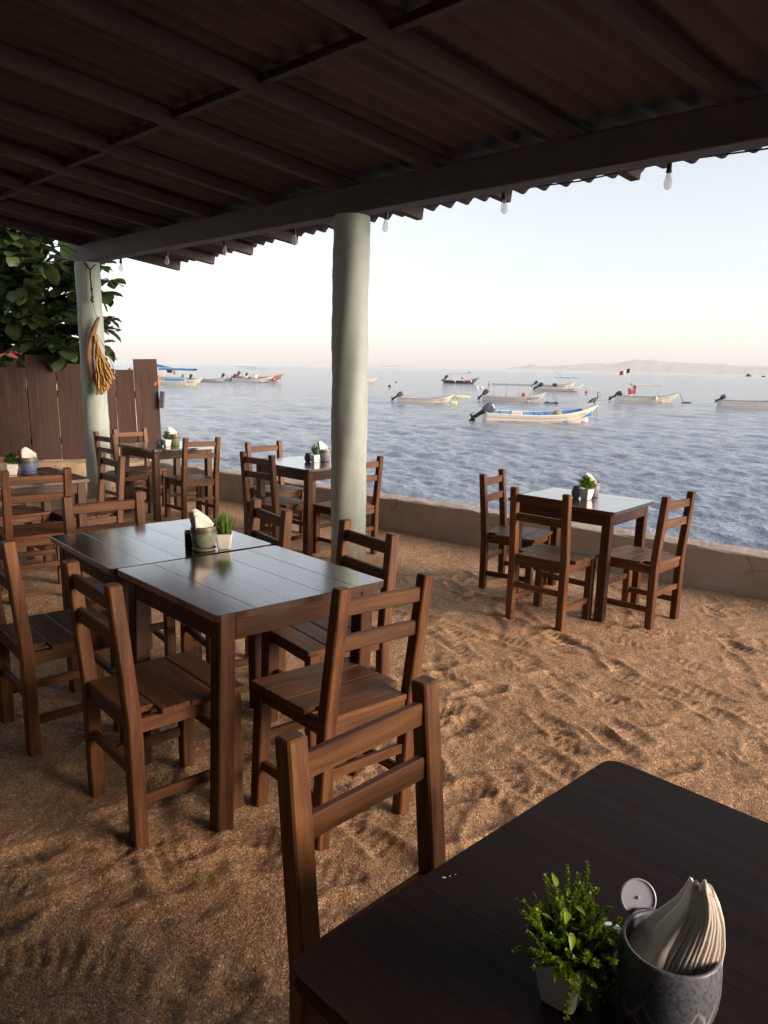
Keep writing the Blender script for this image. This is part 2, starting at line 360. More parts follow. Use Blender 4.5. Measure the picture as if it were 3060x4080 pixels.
# ------------------------------------------------------------------ mesh builder
BOXF = []
class MB:
    def __init__(self):
        self.v = []; self.f = []; self.g = []; self.t = []; self.mi = []; self.smooth = []
    def add(self, verts, faces, grain=None, tint=1.0, mi=0, smooth=False):
        o = len(self.v)
        self.v += [tuple(p) for p in verts]
        self.g += [tuple(p) for p in (grain if grain is not None else verts)]
        if isinstance(tint, (list, tuple, np.ndarray)):
            self.t += [float(x) for x in tint]
        else:
            self.t += [float(tint)]*len(verts)
        for f in faces:
            self.f.append([i+o for i in f]); self.mi.append(mi); self.smooth.append(smooth)
        return self
    def box(self, c, s, k=0.003, mat=None, tint=None, mi=0):
        """chamfered box, centre c, full sizes s; mat: optional 3x3 for orientation"""
        a, b, h = s[0]/2, s[1]/2, s[2]/2
        k = min(k, a*0.45, b*0.45, h*0.45)
        vs = []; idx = {}
        for sx in (-1, 1):
            for sy in (-1, 1):
                for sz in (-1, 1):
                    for ax in range(3):
                        p = [sx*(a-k), sy*(b-k), sz*(h-k)]
                        p[ax] = (sx*a, sy*b, sz*h)[ax]
                        idx[(sx, sy, sz, ax)] = len(vs); vs.append(p)
        fs = []
        for sx in (-1, 1):
            fs.append([idx[(sx, y, z, 0)] for y, z in ((-1, -1), (1, -1), (1, 1), (-1, 1))])
            fs.append([idx[(x, sx, z, 1)] for x, z in ((-1, -1), (1, -1), (1, 1), (-1, 1))])
            fs.append([idx[(x, y, sx, 2)] for x, y in ((-1, -1), (1, -1), (1, 1), (-1, 1))])
        for s1 in (-1, 1):
            for s2 in (-1, 1):
                fs.append([idx[(s1, s2, -1, 0)], idx[(s1, s2, 1, 0)], idx[(s1, s2, 1, 1)], idx[(s1, s2, -1, 1)]])
                fs.append([idx[(s1, -1, s2, 0)], idx[(s1, 1, s2, 0)], idx[(s1, 1, s2, 2)], idx[(s1, -1, s2, 2)]])
                fs.append([idx[(-1, s1, s2, 1)], idx[(1, s1, s2, 1)], idx[(1, s1, s2, 2)], idx[(-1, s1, s2, 2)]])
        for sx in (-1, 1):
            for sy in (-1, 1):
                for sz in (-1, 1):
                    fs.append([idx[(sx, sy, sz, i)] for i in range(3)])
        V = np.array(vs)
        out = []
        for f in fs:
            P = V[f]; nrm = np.cross(P[1]-P[0], P[2]-P[0])
            out.append(f if np.dot(nrm, P.mean(0)) > 0 else f[::-1])
        ax = int(np.argmax(s)); oth = [i for i in range(3) if i != ax]
        off = nrs.rand(3)*20
        G = np.stack([V[:, ax], V[:, oth[0]], V[:, oth[1]]], 1)+off
        if mat is not None:
            V = V @ np.array(mat).T
        V = V+np.array(c)
        self.add(V, out, G, tint if tint is not None else 0.85+nrs.rand()*0.3, mi)
        return self
    def bar(self, p0, p1, w, h, k=0.003, up=(0, 0, 1), tint=None, mi=0):
        p0 = np.array(p0, float); p1 = np.array(p1, float)
        d = p1-p0; ln = np.linalg.norm(d); d /= ln
        u = np.array(up, float)
        s = np.cross(u, d); s /= np.linalg.norm(s); u2 = np.cross(d, s)
        return self.box((p0+p1)/2, (ln, w, h), k, np.stack([d, s, u2], 1), tint, mi)
    def prism(self, secs, k=0.004, tint=None, mi=0):
        """stacked rectangular sections [(cx,cy,z,hx,hy)], chamfered corners and caps"""
        n = len(secs); ring = []
        vs = []
        secs2 = [(secs[0][0], secs[0][1], secs[0][2], secs[0][3]-k, secs[0][4]-k)]+[
            (c[0], c[1], c[2]+(k if i == 0 else -k if i == n-1 else 0), c[3], c[4]) for i, c in enumerate(secs)]+[
            (secs[-1][0], secs[-1][1], secs[-1][2], secs[-1][3]-k, secs[-1][4]-k)]
        for cx, cy, z, hx, hy in secs2:
            kk = min(k, hx*0.4, hy*0.4)
            for x, y in ((hx, -hy+kk), (hx, hy-kk), (hx-kk, hy), (-hx+kk, hy), (-hx, hy-kk), (-hx, -hy+kk), (-hx+kk, -hy), (hx-kk, -hy)):
                vs.append((cx+x, cy+y, z))
        m = len(secs2); fs = []
        for i in range(m-1):
            for j in range(8):
                fs.append([i*8+j, i*8+(j+1) % 8, (i+1)*8+(j+1) % 8, (i+1)*8+j])
        fs.append(list(range(8))[::-1]); fs.append([(m-1)*8+j for j in range(8)])
        off = nrs.rand(3)*20
        G = [(p[2]+off[0], p[0]-secs[0][0]+off[1], p[1]-secs[0][1]+off[2]) for p in vs]
        self.add(vs, fs, G, tint if tint is not None else 0.85+nrs.rand()*0.3, mi)
        return self
    def tube(self, pts, rad, seg=8, caps=True, tint=1.0, mi=0, smooth=True):
        pts = [np.array(p, float) for p in pts]
        n = len(pts)
        if not hasattr(rad, '__len__'):
            rad = [rad]*n
        vs = []
        ref = np.array((0, 0, 1.0))
        d0 = pts[1]-pts[0]
        if abs(d0[2])/np.linalg.norm(d0) > 0.9:
            ref = np.array((1.0, 0, 0))
        for i in range(n):
            d = pts[min(i+1, n-1)]-pts[max(i-1, 0)]
            d /= np.linalg.norm(d)+1e-12
            s = np.cross(ref, d); s /= np.linalg.norm(s)+1e-12
            u = np.cross(d, s)
            for j in range(seg):
                a = 2*PI*j/seg
                vs.append(pts[i]+rad[i]*(math.cos(a)*s+math.sin(a)*u))
        fs = []
        for i in range(n-1):
            for j in range(seg):
                fs.append([i*seg+j, i*seg+(j+1) % seg, (i+1)*seg+(j+1) % seg, (i+1)*seg+j])
        if caps:
            fs.append(list(range(seg))[::-1]); fs.append([(n-1)*seg+j for j in range(seg)])
        self.add(vs, fs, None, tint, mi, smooth)
        return self
    def lathe(self, prof, seg=32, c=(0, 0, 0), mi=0, smooth=True, mat=None, tint=1.0):
        vs = []; fs = []
        for r, z in prof:
            for j in range(seg):
                a = 2*PI*j/seg
                vs.append((r*math.cos(a), r*math.sin(a), z))
        n = len(prof)
        for i in range(n-1):
            for j in range(seg):
                fs.append([i*seg+j, i*seg+(j+1) % seg, (i+1)*seg+(j+1) % seg, (i+1)*seg+j])
        fs.append(list(range(seg))[::-1]); fs.append([(n-1)*seg+j for j in range(seg)])
        V = np.array(vs)
        if mat is not None:
            V = V @ np.array(mat).T
        V = V+np.array(c)
        self.add(V, fs, None, tint, mi, smooth)
        return self
    def grid(self, P, mi=0, smooth=True, tint=1.0, flip=False):
        """P: array (n,m,3)"""
        n, m = P.shape[:2]
        fs = []
        for i in range(n-1):
            for j in range(m-1):
                q = [i*m+j, i*m+j+1, (i+1)*m+j+1, (i+1)*m+j]
                fs.append(q[::-1] if flip else q)
        self.add(P.reshape(-1, 3), fs, None, tint, mi, smooth)
        return self
    def build(self, name, mats, parent=None, loc=None):
        me = bpy.data.meshes.new(name)
        me.from_pydata(self.v, [], self.f)
        if not isinstance(mats, (list, tuple)):
            mats = [mats]
        for m in mats:
            me.materials.append(m)
        a = me.attributes.new('grain', 'FLOAT_VECTOR', 'POINT')
        a.data.foreach_set('vector', np.array(self.g, np.float32).ravel())
        t = me.attributes.new('tint', 'FLOAT', 'POINT')
        t.data.foreach_set('value', np.array(self.t, np.float32))
        me.polygons.foreach_set('material_index', np.array(self.mi, np.int32))
        me.polygons.foreach_set('use_smooth', np.array(self.smooth, bool))
        me.update()
        o = bpy.data.objects.new(name, me)
        COL.objects.link(o)
        if parent is not None:
            o.parent = parent
        if loc is not None:
            o.location = loc
        return o

def tag(o, label=None, cat=None, group=None, kind=None):
    if label: o['label'] = label
    if cat: o['category'] = cat
    if group: o['group'] = group
    if kind: o['kind'] = kind
    return o

def empty(name, loc=(0, 0, 0), rot=(0, 0, 0)):
    o = bpy.data.objects.new(name, None)
    o.empty_display_size = 0.1
    COL.objects.link(o)
    o.location = loc; o.rotation_euler = rot
    return o

def copy_tree(o, parent=None):
    c = o.copy(); COL.objects.link(c)
    if parent is not None:
        c.parent = parent
    for ch in [x for x in COL.objects if x.parent == o]:
        copy_tree(ch, c)
    return c

def np_mesh(name, V, F, mat, smooth=True):
    """V (n,3), F (m,4) quads"""
    me = bpy.data.meshes.new(name)
    me.vertices.add(len(V)); me.vertices.foreach_set('co', V.astype(np.float32).ravel())
    me.loops.add(F.size); me.loops.foreach_set('vertex_index', F.astype(np.int32).ravel())
    me.polygons.add(len(F))
    me.polygons.foreach_set('loop_start', np.arange(0, F.size, 4, dtype=np.int32))
    me.polygons.foreach_set('use_smooth', np.full(len(F), smooth))
    me.materials.append(mat)
    me.update(calc_edges=True)
    o = bpy.data.objects.new(name, me); COL.objects.link(o)
    return o

def gz(x, y):
    """height of the sloping beach"""
    return 0.075-0.0215*(0.6*x+0.8*y)

# ------------------------------------------------------------------ camera, sky, sun
H = 1.5867
cam = bpy.data.cameras.new('camera')
co = bpy.data.objects.new('camera', cam); COL.objects.link(co)
cam.sensor_fit = 'VERTICAL'; cam.sensor_height = 36.0
cam.lens = 3078.85/4080*36.0
cam.clip_start = 0.05; cam.clip_end = 500000
co.matrix_world = Matrix.Translation((0, 0, H)) @ Matrix.Rotation(PI/2-0.186192, 4, 'X') @ Matrix.Rotation(0.021647, 4, 'Z')
scene.camera = co

SUN_AZ = math.radians(112)      # clockwise from the view direction (+Y)
SUN_EL = math.radians(15)
world = bpy.data.worlds.new('World'); scene.world = world
world.use_nodes = True
wnt = world.node_tree
sky = wnt.nodes.new('ShaderNodeTexSky')
sky.sky_type = 'NISHITA'; sky.sun_disc = False
sky.sun_elevation = SUN_EL
sky.sun_rotation = SUN_AZ
sky.air_density = 1.0; sky.dust_density = 0.7; sky.ozone_density = 1.0
whs = wnt.nodes.new('ShaderNodeHueSaturation'); whs.inputs['Saturation'].default_value = 0.38   # thin veil of cloud washes the blue out
wnt.links.new(sky.outputs[0], whs.inputs['Color'])
wnt.links.new(whs.outputs[0], wnt.nodes['Background'].inputs['Color'])
wnt.nodes['Background'].inputs['Strength'].default_value = 0.10
sl = bpy.data.lights.new('sun', 'SUN'); so = bpy.data.objects.new('sun', sl); COL.objects.link(so)
sl.energy = 2.4; sl.angle = math.radians(35); sl.color = (1.0, 0.75, 0.54)
sd = Vector((math.sin(SUN_AZ)*math.cos(SUN_EL), math.cos(SUN_AZ)*math.cos(SUN_EL), math.sin(SUN_EL)))
so.rotation_euler = sd.to_track_quat('Z', 'Y').to_euler()
vs = scene.view_settings
vs.view_transform = 'Standard'; vs.look = 'None'; vs.exposure = 1.42; vs.gamma = 1.0
scene.cycles.use_denoising = True
scene.cycles.max_bounces = 8

# ------------------------------------------------------------------ sand
WA = np.array([-3.136, 10.131]); WD = np.array([0.783, -0.622]); WN = np.array([0.622, 0.783])   # sea wall line, WN toward the sea
def spaced(a, b0, b1, c, fine, coarse):
    return np.concatenate([np.arange(a, b0, coarse), np.arange(b0, b1, fine), np.arange(b1, c, coarse)])
xs = spaced(-14, -4.6, 4.4, 14, 0.0125, 0.25); ys = spaced(-9, 0.6, 10.2, 14, 0.0125, 0.25)
X, Y = np.meshgrid(xs, ys)
def vnoise(X, Y, sc, seed):
    r = np.random.RandomState(seed)
    G = r.rand(256, 256)
    x = X*sc; y = Y*sc
    xi = np.floor(x).astype(int); yi = np.floor(y).astype(int)
    fx = x-xi; fy = y-yi
    fx = fx*fx*(3-2*fx); fy = fy*fy*(3-2*fy)
    g = lambda i, j: G[(xi+i) % 256, (yi+j) % 256]
    return (g(0, 0)*(1-fx)+g(1, 0)*fx)*(1-fy)+(g(0, 1)*(1-fx)+g(1, 1)*fx)*fy-0.5
Z = gz(X, Y)
Z += 0.020*vnoise(X, Y, 0.9, 1)+0.008*vnoise(X, Y, 2.3, 2)+0.005*vnoise(X, Y, 5.1, 3)+0.0045*vnoise(X, Y, 11, 4)+0.005*vnoise(X, Y, 24, 5)+0.004*vnoise(X, Y, 48, 6)
fr = np.random.RandomState(3)
fine_x = (xs >= -4.6) & (xs < 4.4); fine_y = (ys >= 0.6) & (ys < 10.2)
for i in range(520):
    cx = fr.uniform(-4.4, 4.2); cy = fr.uniform(0.9, 9.9)
    if i % 3 == 0:
        cx = fr.uniform(-0.2, 3.2); cy = fr.uniform(2.0, 6.0)
    th = fr.uniform(0, 2*PI) if i % 2 else fr.normal(-0.8, 0.5)
    ln = fr.uniform(0.11, 0.15); wd = fr.uniform(0.042, 0.058); dp = fr.uniform(0.002, 0.006) if i % 9 else fr.uniform(0.006, 0.010)
    ix0, ix1 = np.searchsorted(xs, [cx-0.3, cx+0.3]); iy0, iy1 = np.searchsorted(ys, [cy-0.3, cy+0.3])
    xx = X[iy0:iy1, ix0:ix1]-cx; yy = Y[iy0:iy1, ix0:ix1]-cy
    u = xx*math.cos(th)+yy*math.sin(th); v = -xx*math.sin(th)+yy*math.cos(th)
    v = v+0.02*np.sin(u*14)
    wloc = wd*(1+0.25*np.clip(u/ln, -1, 1))
    d = np.sqrt((u/ln)**2+(v/wloc)**2)
    pit = -dp*np.exp(-(d**4)*0.9)
    rim = dp*0.75*np.exp(-((d-1.35)/0.28)**2)*(1+0.5*np.sin(3*np.arctan2(v, u)+i))
    tread = 0.0 if i % 3 == 2 else 0.0028
    tr = tread*np.sin(u*2*PI/0.042)*np.exp(-(d**4)*0.8)
    Z[iy0:iy1, ix0:ix1] += pit+rim+tr
for i in range(90):    # older, softer prints in the busy aisle in front of the tables
    cx = fr.uniform(-2.0, 0.6); cy = fr.uniform(1.2, 3.4); th = fr.normal(0.6, 0.7); ln = fr.uniform(0.11, 0.15); wd = fr.uniform(0.045, 0.06); dp = fr.uniform(0.003, 0.008)
    ix0, ix1 = np.searchsorted(xs, [cx-0.3, cx+0.3]); iy0, iy1 = np.searchsorted(ys, [cy-0.3, cy+0.3])
    xx = X[iy0:iy1, ix0:ix1]-cx; yy = Y[iy0:iy1, ix0:ix1]-cy
    u = xx*math.cos(th)+yy*math.sin(th); v = -xx*math.sin(th)+yy*math.cos(th)+0.02*np.sin(u*14)
    d = np.sqrt((u/ln)**2+(v/(wd*(1+0.25*np.clip(u/ln, -1, 1))))**2)
    Z[iy0:iy1, ix0:ix1] += -dp*np.exp(-(d**4)*0.9)+dp*0.7*np.exp(-((d-1.35)/0.28)**2)+(0.0038*np.sin(u*2*PI/0.042)*np.exp(-(d**4)*0.8) if i % 2 else 0)
# trench-like drag marks and shallow sweeps
for i in range(60):
    cx = fr.uniform(-1, 4); cy = fr.uniform(1.5, 6.5); th = fr.normal(-0.75, 0.5); ln = fr.uniform(0.2, 0.5)
    ix0, ix1 = np.searchsorted(xs, [cx-0.7, cx+0.7]); iy0, iy1 = np.searchsorted(ys, [cy-0.7, cy+0.7])
    xx = X[iy0:iy1, ix0:ix1]-cx; yy = Y[iy0:iy1, ix0:ix1]-cy
    u = xx*math.cos(th)+yy*math.sin(th); v = -xx*math.sin(th)+yy*math.cos(th)+0.06*np.sin(u*6+i)
    Z[iy0:iy1, ix0:ix1] += -0.006*np.exp(-(u/ln)**4-(v/0.03)**2)+0.005*np.exp(-(u/ln)**4-((v-0.055)/0.03)**2)
# sand banked a little against the wall
dw = (X-WA[0])*WN[0]+(Y-WA[1])*WN[1]
Z += 0.025*np.exp(-((dw+0.0)/0.25)**2)
ny, nx = X.shape
idx = np.arange(nx*ny).reshape(ny, nx)
F = np.stack([idx[:-1, :-1], idx[:-1, 1:], idx[1:, 1:], idx[1:, :-1]], -1).reshape(-1, 4)
keep = (dw.ravel()[F].min(1) < 0.08)
F = F[keep]
used = np.unique(F); remap = np.zeros(nx*ny, int); remap[used] = np.arange(len(used))
V = np.stack([X.ravel(), Y.ravel(), Z.ravel()], 1)[used]
o = np_mesh('sand', V, remap[F], M['sand']); tag(o, kind='structure')

# ------------------------------------------------------------------ sea
SEA = -1.6
rr = [9.0]
while rr[-1] < 6500:
    r0 = rr[-1]
    rr.append(r0+max(0.062, r0*r0*0.00014 if r0 < 260 else r0*0.0364))
rr = np.array(rr)
aa = np.radians(np.linspace(-62, 64, 1150))
Rg, Ag = np.meshgrid(rr, aa, indexing='ij')
X = Rg*np.sin(Ag); Y = Rg*np.cos(Ag)
Zs = np.zeros_like(X)
dr = np.gradient(rr)[:, None]
wr = np.random.RandomState(5)
for i in range(90):
    lam = 0.24*(2.0/0.24)**(wr.rand()**1.0)
    ang = math.radians(215)+wr.normal(0, 0.5)
    k = 2*PI/lam
    amp = 0.0048*lam**0.72
    ph = wr.rand()*2*PI
    q = X*math.cos(ang)+Y*math.sin(ang)
    fade = np.clip((lam/(np.maximum(dr, Rg*0.0019)*2.6))-1, 0, 1)
    s = np.sin(k*q+ph+0.6*np.sin(0.13*X+0.21*Y+i))
    Zs += amp*fade*(s+0.35*(s*s-0.5)*np.sign(amp))
for i in range(46):
    lam = 1.7*(6.0/1.7)**wr.rand()
    ang = math.radians(215)+wr.normal(0, 0.42)
    k = 2*PI/lam
    q = X*math.cos(ang)+Y*math.sin(ang)
    fade = np.clip((lam/(np.maximum(dr, Rg*0.0019)*2.4))-1, 0, 1)*np.clip((Rg-16)/45, 0, 1)
    s = np.sin(k*q+wr.rand()*2*PI+0.7*np.sin(0.06*X+0.11*Y+i))
    Zs += 0.0031*lam**0.75*fade*(s+0.35*(s*s-0.5))
# low swell rolling in toward the wall
dws = (X-WA[0])*WN[0]+(Y-WA[1])*WN[1]
Zs += 0.035*np.sin(2*PI*dws/3.6+0.5*np.sin(X*0.35)+0.9)*np.exp(-((dws-9)/7.0)**2)
V = np.stack([X.ravel(), Y.ravel(), (Zs+SEA).ravel()], 1)
n, m = X.shape
idx = np.arange(n*m).reshape(n, m)
F = np.stack([idx[:-1, :-1], idx[1:, :-1], idx[1:, 1:], idx[:-1, 1:]], -1).reshape(-1, 4)
F = F[(dws.ravel()[F].max(1) > 0.1)]
o = np_mesh('sea', V, F[:, ::-1], M['sea']); tag(o, kind='structure')

# ------------------------------------------------------------------ far hills
def ridge(name, prof, dist, depth):
    az = np.array([p[0] for p in prof]); hh = np.array([p[1] for p in prof])
    A = np.linspace(az[0], az[-1], 240)
    Hh = np.interp(A, az, hh)
    Hh = Hh+(vnoise(A*900, A*0, 0.11, 9)*0.10+vnoise(A*900, A*0, 0.5, 12)*0.05)*Hh.max()
    Hh = np.maximum(Hh, 0)
    rows = []
    for t in np.linspace(0, 1, 8):
        r = dist+depth*t
        prof_t = math.sin(t*PI*0.5) if t < 1 else 1
        zz = Hh*prof_t*(0.85+0.3*(1-t)*vnoise(A*2000, A*0+t*7, 0.3, 21))
        rows.append(np.stack([r*np.sin(A), r*np.cos(A), zz-60*(1-t)-3], 1))
    P = np.array(rows)
    mb = MB(); mb.grid(P)
    # back slope down again
    B = P[-1].copy(); B[:, 2] = -60; B[:, :2] *= 1.06
    mb.grid(np.array([P[-1], B]))
    o = mb.build(name, M['hill'])
    tag(o, kind='structure')
    return o
def az_of(px): return math.atan((px-1530)/3131)
HD = 140000
k = HD/3079.0
main = [(2000, 0), (2011, 5), (2060, 15), (2098, 24), (2140, 20), (2194, 18), (2260, 28), (2320, 33), (2380, 36), (2412, 32), (2460, 45), (2525, 56), (2570, 52), (2622, 50), (2690, 45), (2780, 42), (2860, 40), (2960, 38), (3060, 35), (3300, 30), (3600, 20), (3900, 0)]
ridge('hills', [(az_of(p), h*k*1.0) for p, h in main], HD, 5000)
ridge('hills', [(az_of(p), h*k) for p, h in [(1500, 0), (1530, 6), (1560, 8), (1590, 6), (1625, 0)]], HD*1.1, 3000)

# ------------------------------------------------------------------ rocks in the sea
def rock(name, c, s, seed, label, cat, mat, flat=0.0, group=None, skew=0.0):
    import bmesh
    bm = bmesh.new()
    bmesh.ops.create_icosphere(bm, subdivisions=4, radius=1.0)
    r = np.random.RandomState(seed)
    dirs = r.normal(size=(14, 3)); dirs /= np.linalg.norm(dirs, axis=1)[:, None]
    offs = r.uniform(0.55, 0.95, 14)
    for v in bm.verts:
        p = np.array(v.co)
        for d, o_ in zip(dirs, offs):
            q = p@d
            if q > o_:
                p = p-d*(q-o_)*0.85
        p = p*(1+0.05*math.sin(p[0]*7+seed)+0.04*math.sin(p[2]*9+p[1]*6))
        v.co = (p[0]*s[0]+skew*p[2]*s[2], p[1]*s[1], p[2]*s[2])
    me = bpy.data.meshes.new(name); bm.to_mesh(me); bm.free()
    me.materials.append(mat)
    o = bpy.data.objects.new(name, me); COL.objects.link(o); o.location = c
    tag(o, label, cat, group)
    return o
rock('sea_rock', (540, 1175, -2.9), (5.4, 5, 5.6), 4, 'larger dark rock islet on the horizon, steep on its right side', 'rock', M['rock'], group='rock islets on the horizon', skew=0.45)
rock('sea_rock', (516, 1078, -2.6), (4.0, 4, 3.6), 9, 'small pointed dark rock islet right of the larger one', 'rock', M['rock'], group='rock islets on the horizon')
rock('sea_rock', (526.5, 1075, -2.4), (4, 4, 2.6), 15, 'dark rock islet cut off by the right edge of the view', 'rock', M['rock'], group='rock islets on the horizon')

# ------------------------------------------------------------------ sea wall and low wall
def rough_wall(name, p0, p1, nrm, thick, zt, zb, mat, seed, amp=0.012, step=0.06):
    p0 = np.array(p0); p1 = np.array(p1); nrm = np.array(nrm)
    ln = np.linalg.norm(p1-p0); d = (p1-p0)/ln
    n = int(ln/step)+1
    S = np.linspace(0, ln, n)
    prof = [(0, zb), (0, zb+(zt-zb)*0.35), (0, zb+(zt-zb)*0.7), (0.0, zt-0.015), (0.014, zt), (thick*0.5, zt+0.006), (thick-0.014, zt), (thick, zt-0.02), (thick, zb)]
    P = np.zeros((n, len(prof), 3))
    for j, (q, z) in enumerate(prof):
        e = vnoise(S, S*0+j*3.1, 2.2, seed)*amp*2+vnoise(S, S*0+j*1.7, 9, seed+1)*amp
        ez = (vnoise(S, S*0+j*0.4, 1.1, seed+2)*amp*1.1+vnoise(S, S*0+j, 7, seed+3)*amp*1.4) if z > zb+(zt-zb)*0.8 else S*0
        xy = p0[None]+d[None]*S[:, None]+nrm[None]*(q+e*0.6)[:, None]
        P[:, j, :2] = xy; P[:, j, 2] = z+ez
    mb = MB(); mb.grid(P, smooth=False, flip=True)
    for i in (0, n-1):
        mb.add(P[i], [list(range(len(prof)))[::(1 if i == 0 else -1)]])
    return mb.build(name, mat)
o = rough_wall('sea_wall', WA, WA+WD*17, WN, 0.24, 0.295, -2.3, M['wall'], 31)
tag(o, 'long low grey concrete sea wall between the sand and the water', 'wall')
LD = np.array([-0.951, -0.309]); LN = np.array([-0.309, 0.951])
o = rough_wall('low_wall', WA+LD*4.2-LN*0.0+np.array([0, 0.02]), WA-LD*0.03, LN, 0.3, 0.285, -0.6, M['lowwall'], 41, amp=0.02)
tag(o, 'low cream rubble wall under the plank fence, left of the sea wall', 'wall')

# ------------------------------------------------------------------ plank fence
fence = empty('plank_fence', (-4.3, 9.95, 0.29))
tag(fence, 'brown fence of wide planks with uneven tops behind the left pillar', 'fence')
boards = [(-6.3, -5.62, 1.60, 0.0), (-5.61, -5.25, 1.50, 0.01), (-5.24, -4.905, 1.665, 0.02), (-4.895, -4.548, 1.475, 0.012), (-4.54, -4.215, 1.64, 0.022), (-4.205, -3.90, 1.535, 0.02),
          (-3.895, -3.535, 1.48, 0.02), (-3.53, -3.312, 1.472, 0.02), (-3.304, -3.02, 1.615, 0.03)]
for x0, x1, zt, lean in boards:
    mb = MB()
    w = x1-x0; xm = (x0+x1)/2
    ym = 9.78+0.325*(xm+4.42)+0.14+rnd.uniform(-0.008, 0.008)
    zb = 0.31
    ang = math.atan2(-0.325*0.951, 0.951)
    rz = Matrix.Rotation(math.atan(0.325), 3, 'Z') @ Matrix.Rotation(-lean, 3, 'Y')
    mb.box((0, 0, 0), (w/0.951, 0.024, zt-zb), 0.003, np.array(rz))
    mb.build('board', M['fence'], fence, (xm-(-4.3), ym-9.95, (zt+zb)/2-0.29))
mb = MB()
mb.bar((-6.2, 9.405, 1.15), (-3.1, 10.413, 1.15), 0.05, 0.09)
mb.bar((-6.2, 9.405, 0.55), (-3.1, 10.413, 0.55), 0.05, 0.09)
o = mb.build('fence_rail', M['fence'], fence, (4.3, -9.95, -0.29))
mb = MB(); mb.bar((-2.985, 10.33, 0.98), (-2.965, 10.33, 1.2), 0.06, 0.05, up=(0, 1, 0))
o = mb.build('batten', M['hull_dark'], fence, (4.3, -9.95, -0.29))
# orange float hanging behind the fence end
mb = MB(); mb.lathe([(0.005, -0.09), (0.05, -0.07), (0.075, -0.02), (0.075, 0.03), (0.045, 0.08), (0.012, 0.095)], 18)
mb.tube([(0, 0, 0.09), (0.0, 0.0, 0.16)], 0.006, 6)
o = mb.build('float', M['orange'], None, (-3.085, 10.40, 1.28)); o.scale = (0.8, 0.8, 0.9); o.rotation_euler = (0.3, 0.5, 0)
tag(o, 'orange float peeking out past the right end of the plank fence', 'float')

# ------------------------------------------------------------------ pillars
def pillar(x, y, zb, zt, r, seed, label, lean=(0, 0)):
    n, seg = 60, 48
    P = np.zeros((n, seg+1, 3))
    for i in range(n):
        t = i/(n-1); z = zb+(zt-zb)*t
        for j in range(seg+1):
            a = 2*PI*(j % seg)/seg
            e = 0.0035*math.sin(3*a+z*2+seed)+0.0025*math.sin(5*a-z*5+seed*2)+0.002*math.sin(z*11+seed)+0.0018*math.sin(z*37+2*a)
            rad = r*(1.0+0.012*(1-t))+e
            if t > 0.985: rad *= 0.985
            P[i, j] = (rad*math.cos(a)+lean[0]*t, rad*math.sin(a)+lean[1]*t, z-zb)
    mb = MB(); mb.grid(P)
    mb.add([P[-1, j] for j in range(seg)], [list(range(seg))])
    o = mb.build('pillar', M['pillar'], None, (x, y, zb))
    tag(o, label, 'pillar', 'round mint green pillars')
    return o
pillar(-0.284, 6.015, gz(-0.284, 6.015)-0.12, 2.672, 0.137, 1, 'round pale mint pillar in the middle, nearer of the two')
pillar(-3.41, 9.14, gz(-3.41, 9.14)-0.12, 2.672, 0.137, 5, 'round pale mint pillar on the left with a dried palm ornament hanging on it', (-0.02, 0))

# ------------------------------------------------------------------ roof
CP = np.array([-0.284, 6.015]); BD = np.array([0.7071, -0.7071]); BN = np.array([0.7071, 0.7071])
RE = np.array([0.7788, 0.6273]); SL = 0.1397
def roof_pt(s, l, dz=0.0):
    """s along the beam from the middle pillar (toward the right), l along the slope past the beam's inner face"""
    p = CP+BD*s-BN*0.08+RE*l
    return np.array([p[0], p[1], 2.852-SL*l+dz])
def over(s): return float(np.interp(s, [-4.6, -3.6, -2.7, -1.8, 0.85, 1.85, 6], [1.19, 1.14, 1.03, 0.92, 0.74, 0.72, 0.70]))
roof = empty('porch_roof', (CP[0], CP[1], 2.675))
tag(roof, 'dark brown corrugated porch roof on rafters and a long eave beam, seen from below', 'roof')
RO = np.array([CP[0], CP[1], 2.675])
def rbuild(mb, name, mat):
    return mb.build(name, mat, roof, tuple(-RO))
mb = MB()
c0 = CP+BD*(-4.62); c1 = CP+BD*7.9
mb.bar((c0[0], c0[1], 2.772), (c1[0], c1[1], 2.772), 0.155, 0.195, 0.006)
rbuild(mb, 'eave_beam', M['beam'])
RS = [-4.46, -3.63, -2.71, -1.81, -0.95, -0.06, 0.85, 1.84, 2.75, 3.65, 4.55, 5.45, 6.4, 7.3]
DR = 0.092
for s in RS:
    mb = MB()
    a = roof_pt(s, -11.0, DR/2); b = roof_pt(s, over(s), DR/2)
    up = np.array([RE[0]*SL, RE[1]*SL, 1.0])
    mb.bar(a, b, 0.07, DR, 0.004, up=up)
    rbuild(mb, 'rafter', M['rafter'])
for l in (-1.28, -3.4, -5.6, -8.0):
    mb = MB()
    for s0, s1 in zip(RS[:-1], RS[1:]):
        ll = l+0.18*np.interp((s0+s1)/2, [-4.5, 0], [1, 0])
        a = roof_pt(s0+0.05, ll, DR-0.032); b = roof_pt(s1-0.05, ll, DR-0.032)
        mb.bar(a, b, 0.05, 0.045, 0.003)
    rbuild(mb, 'batten', M['rafter'])
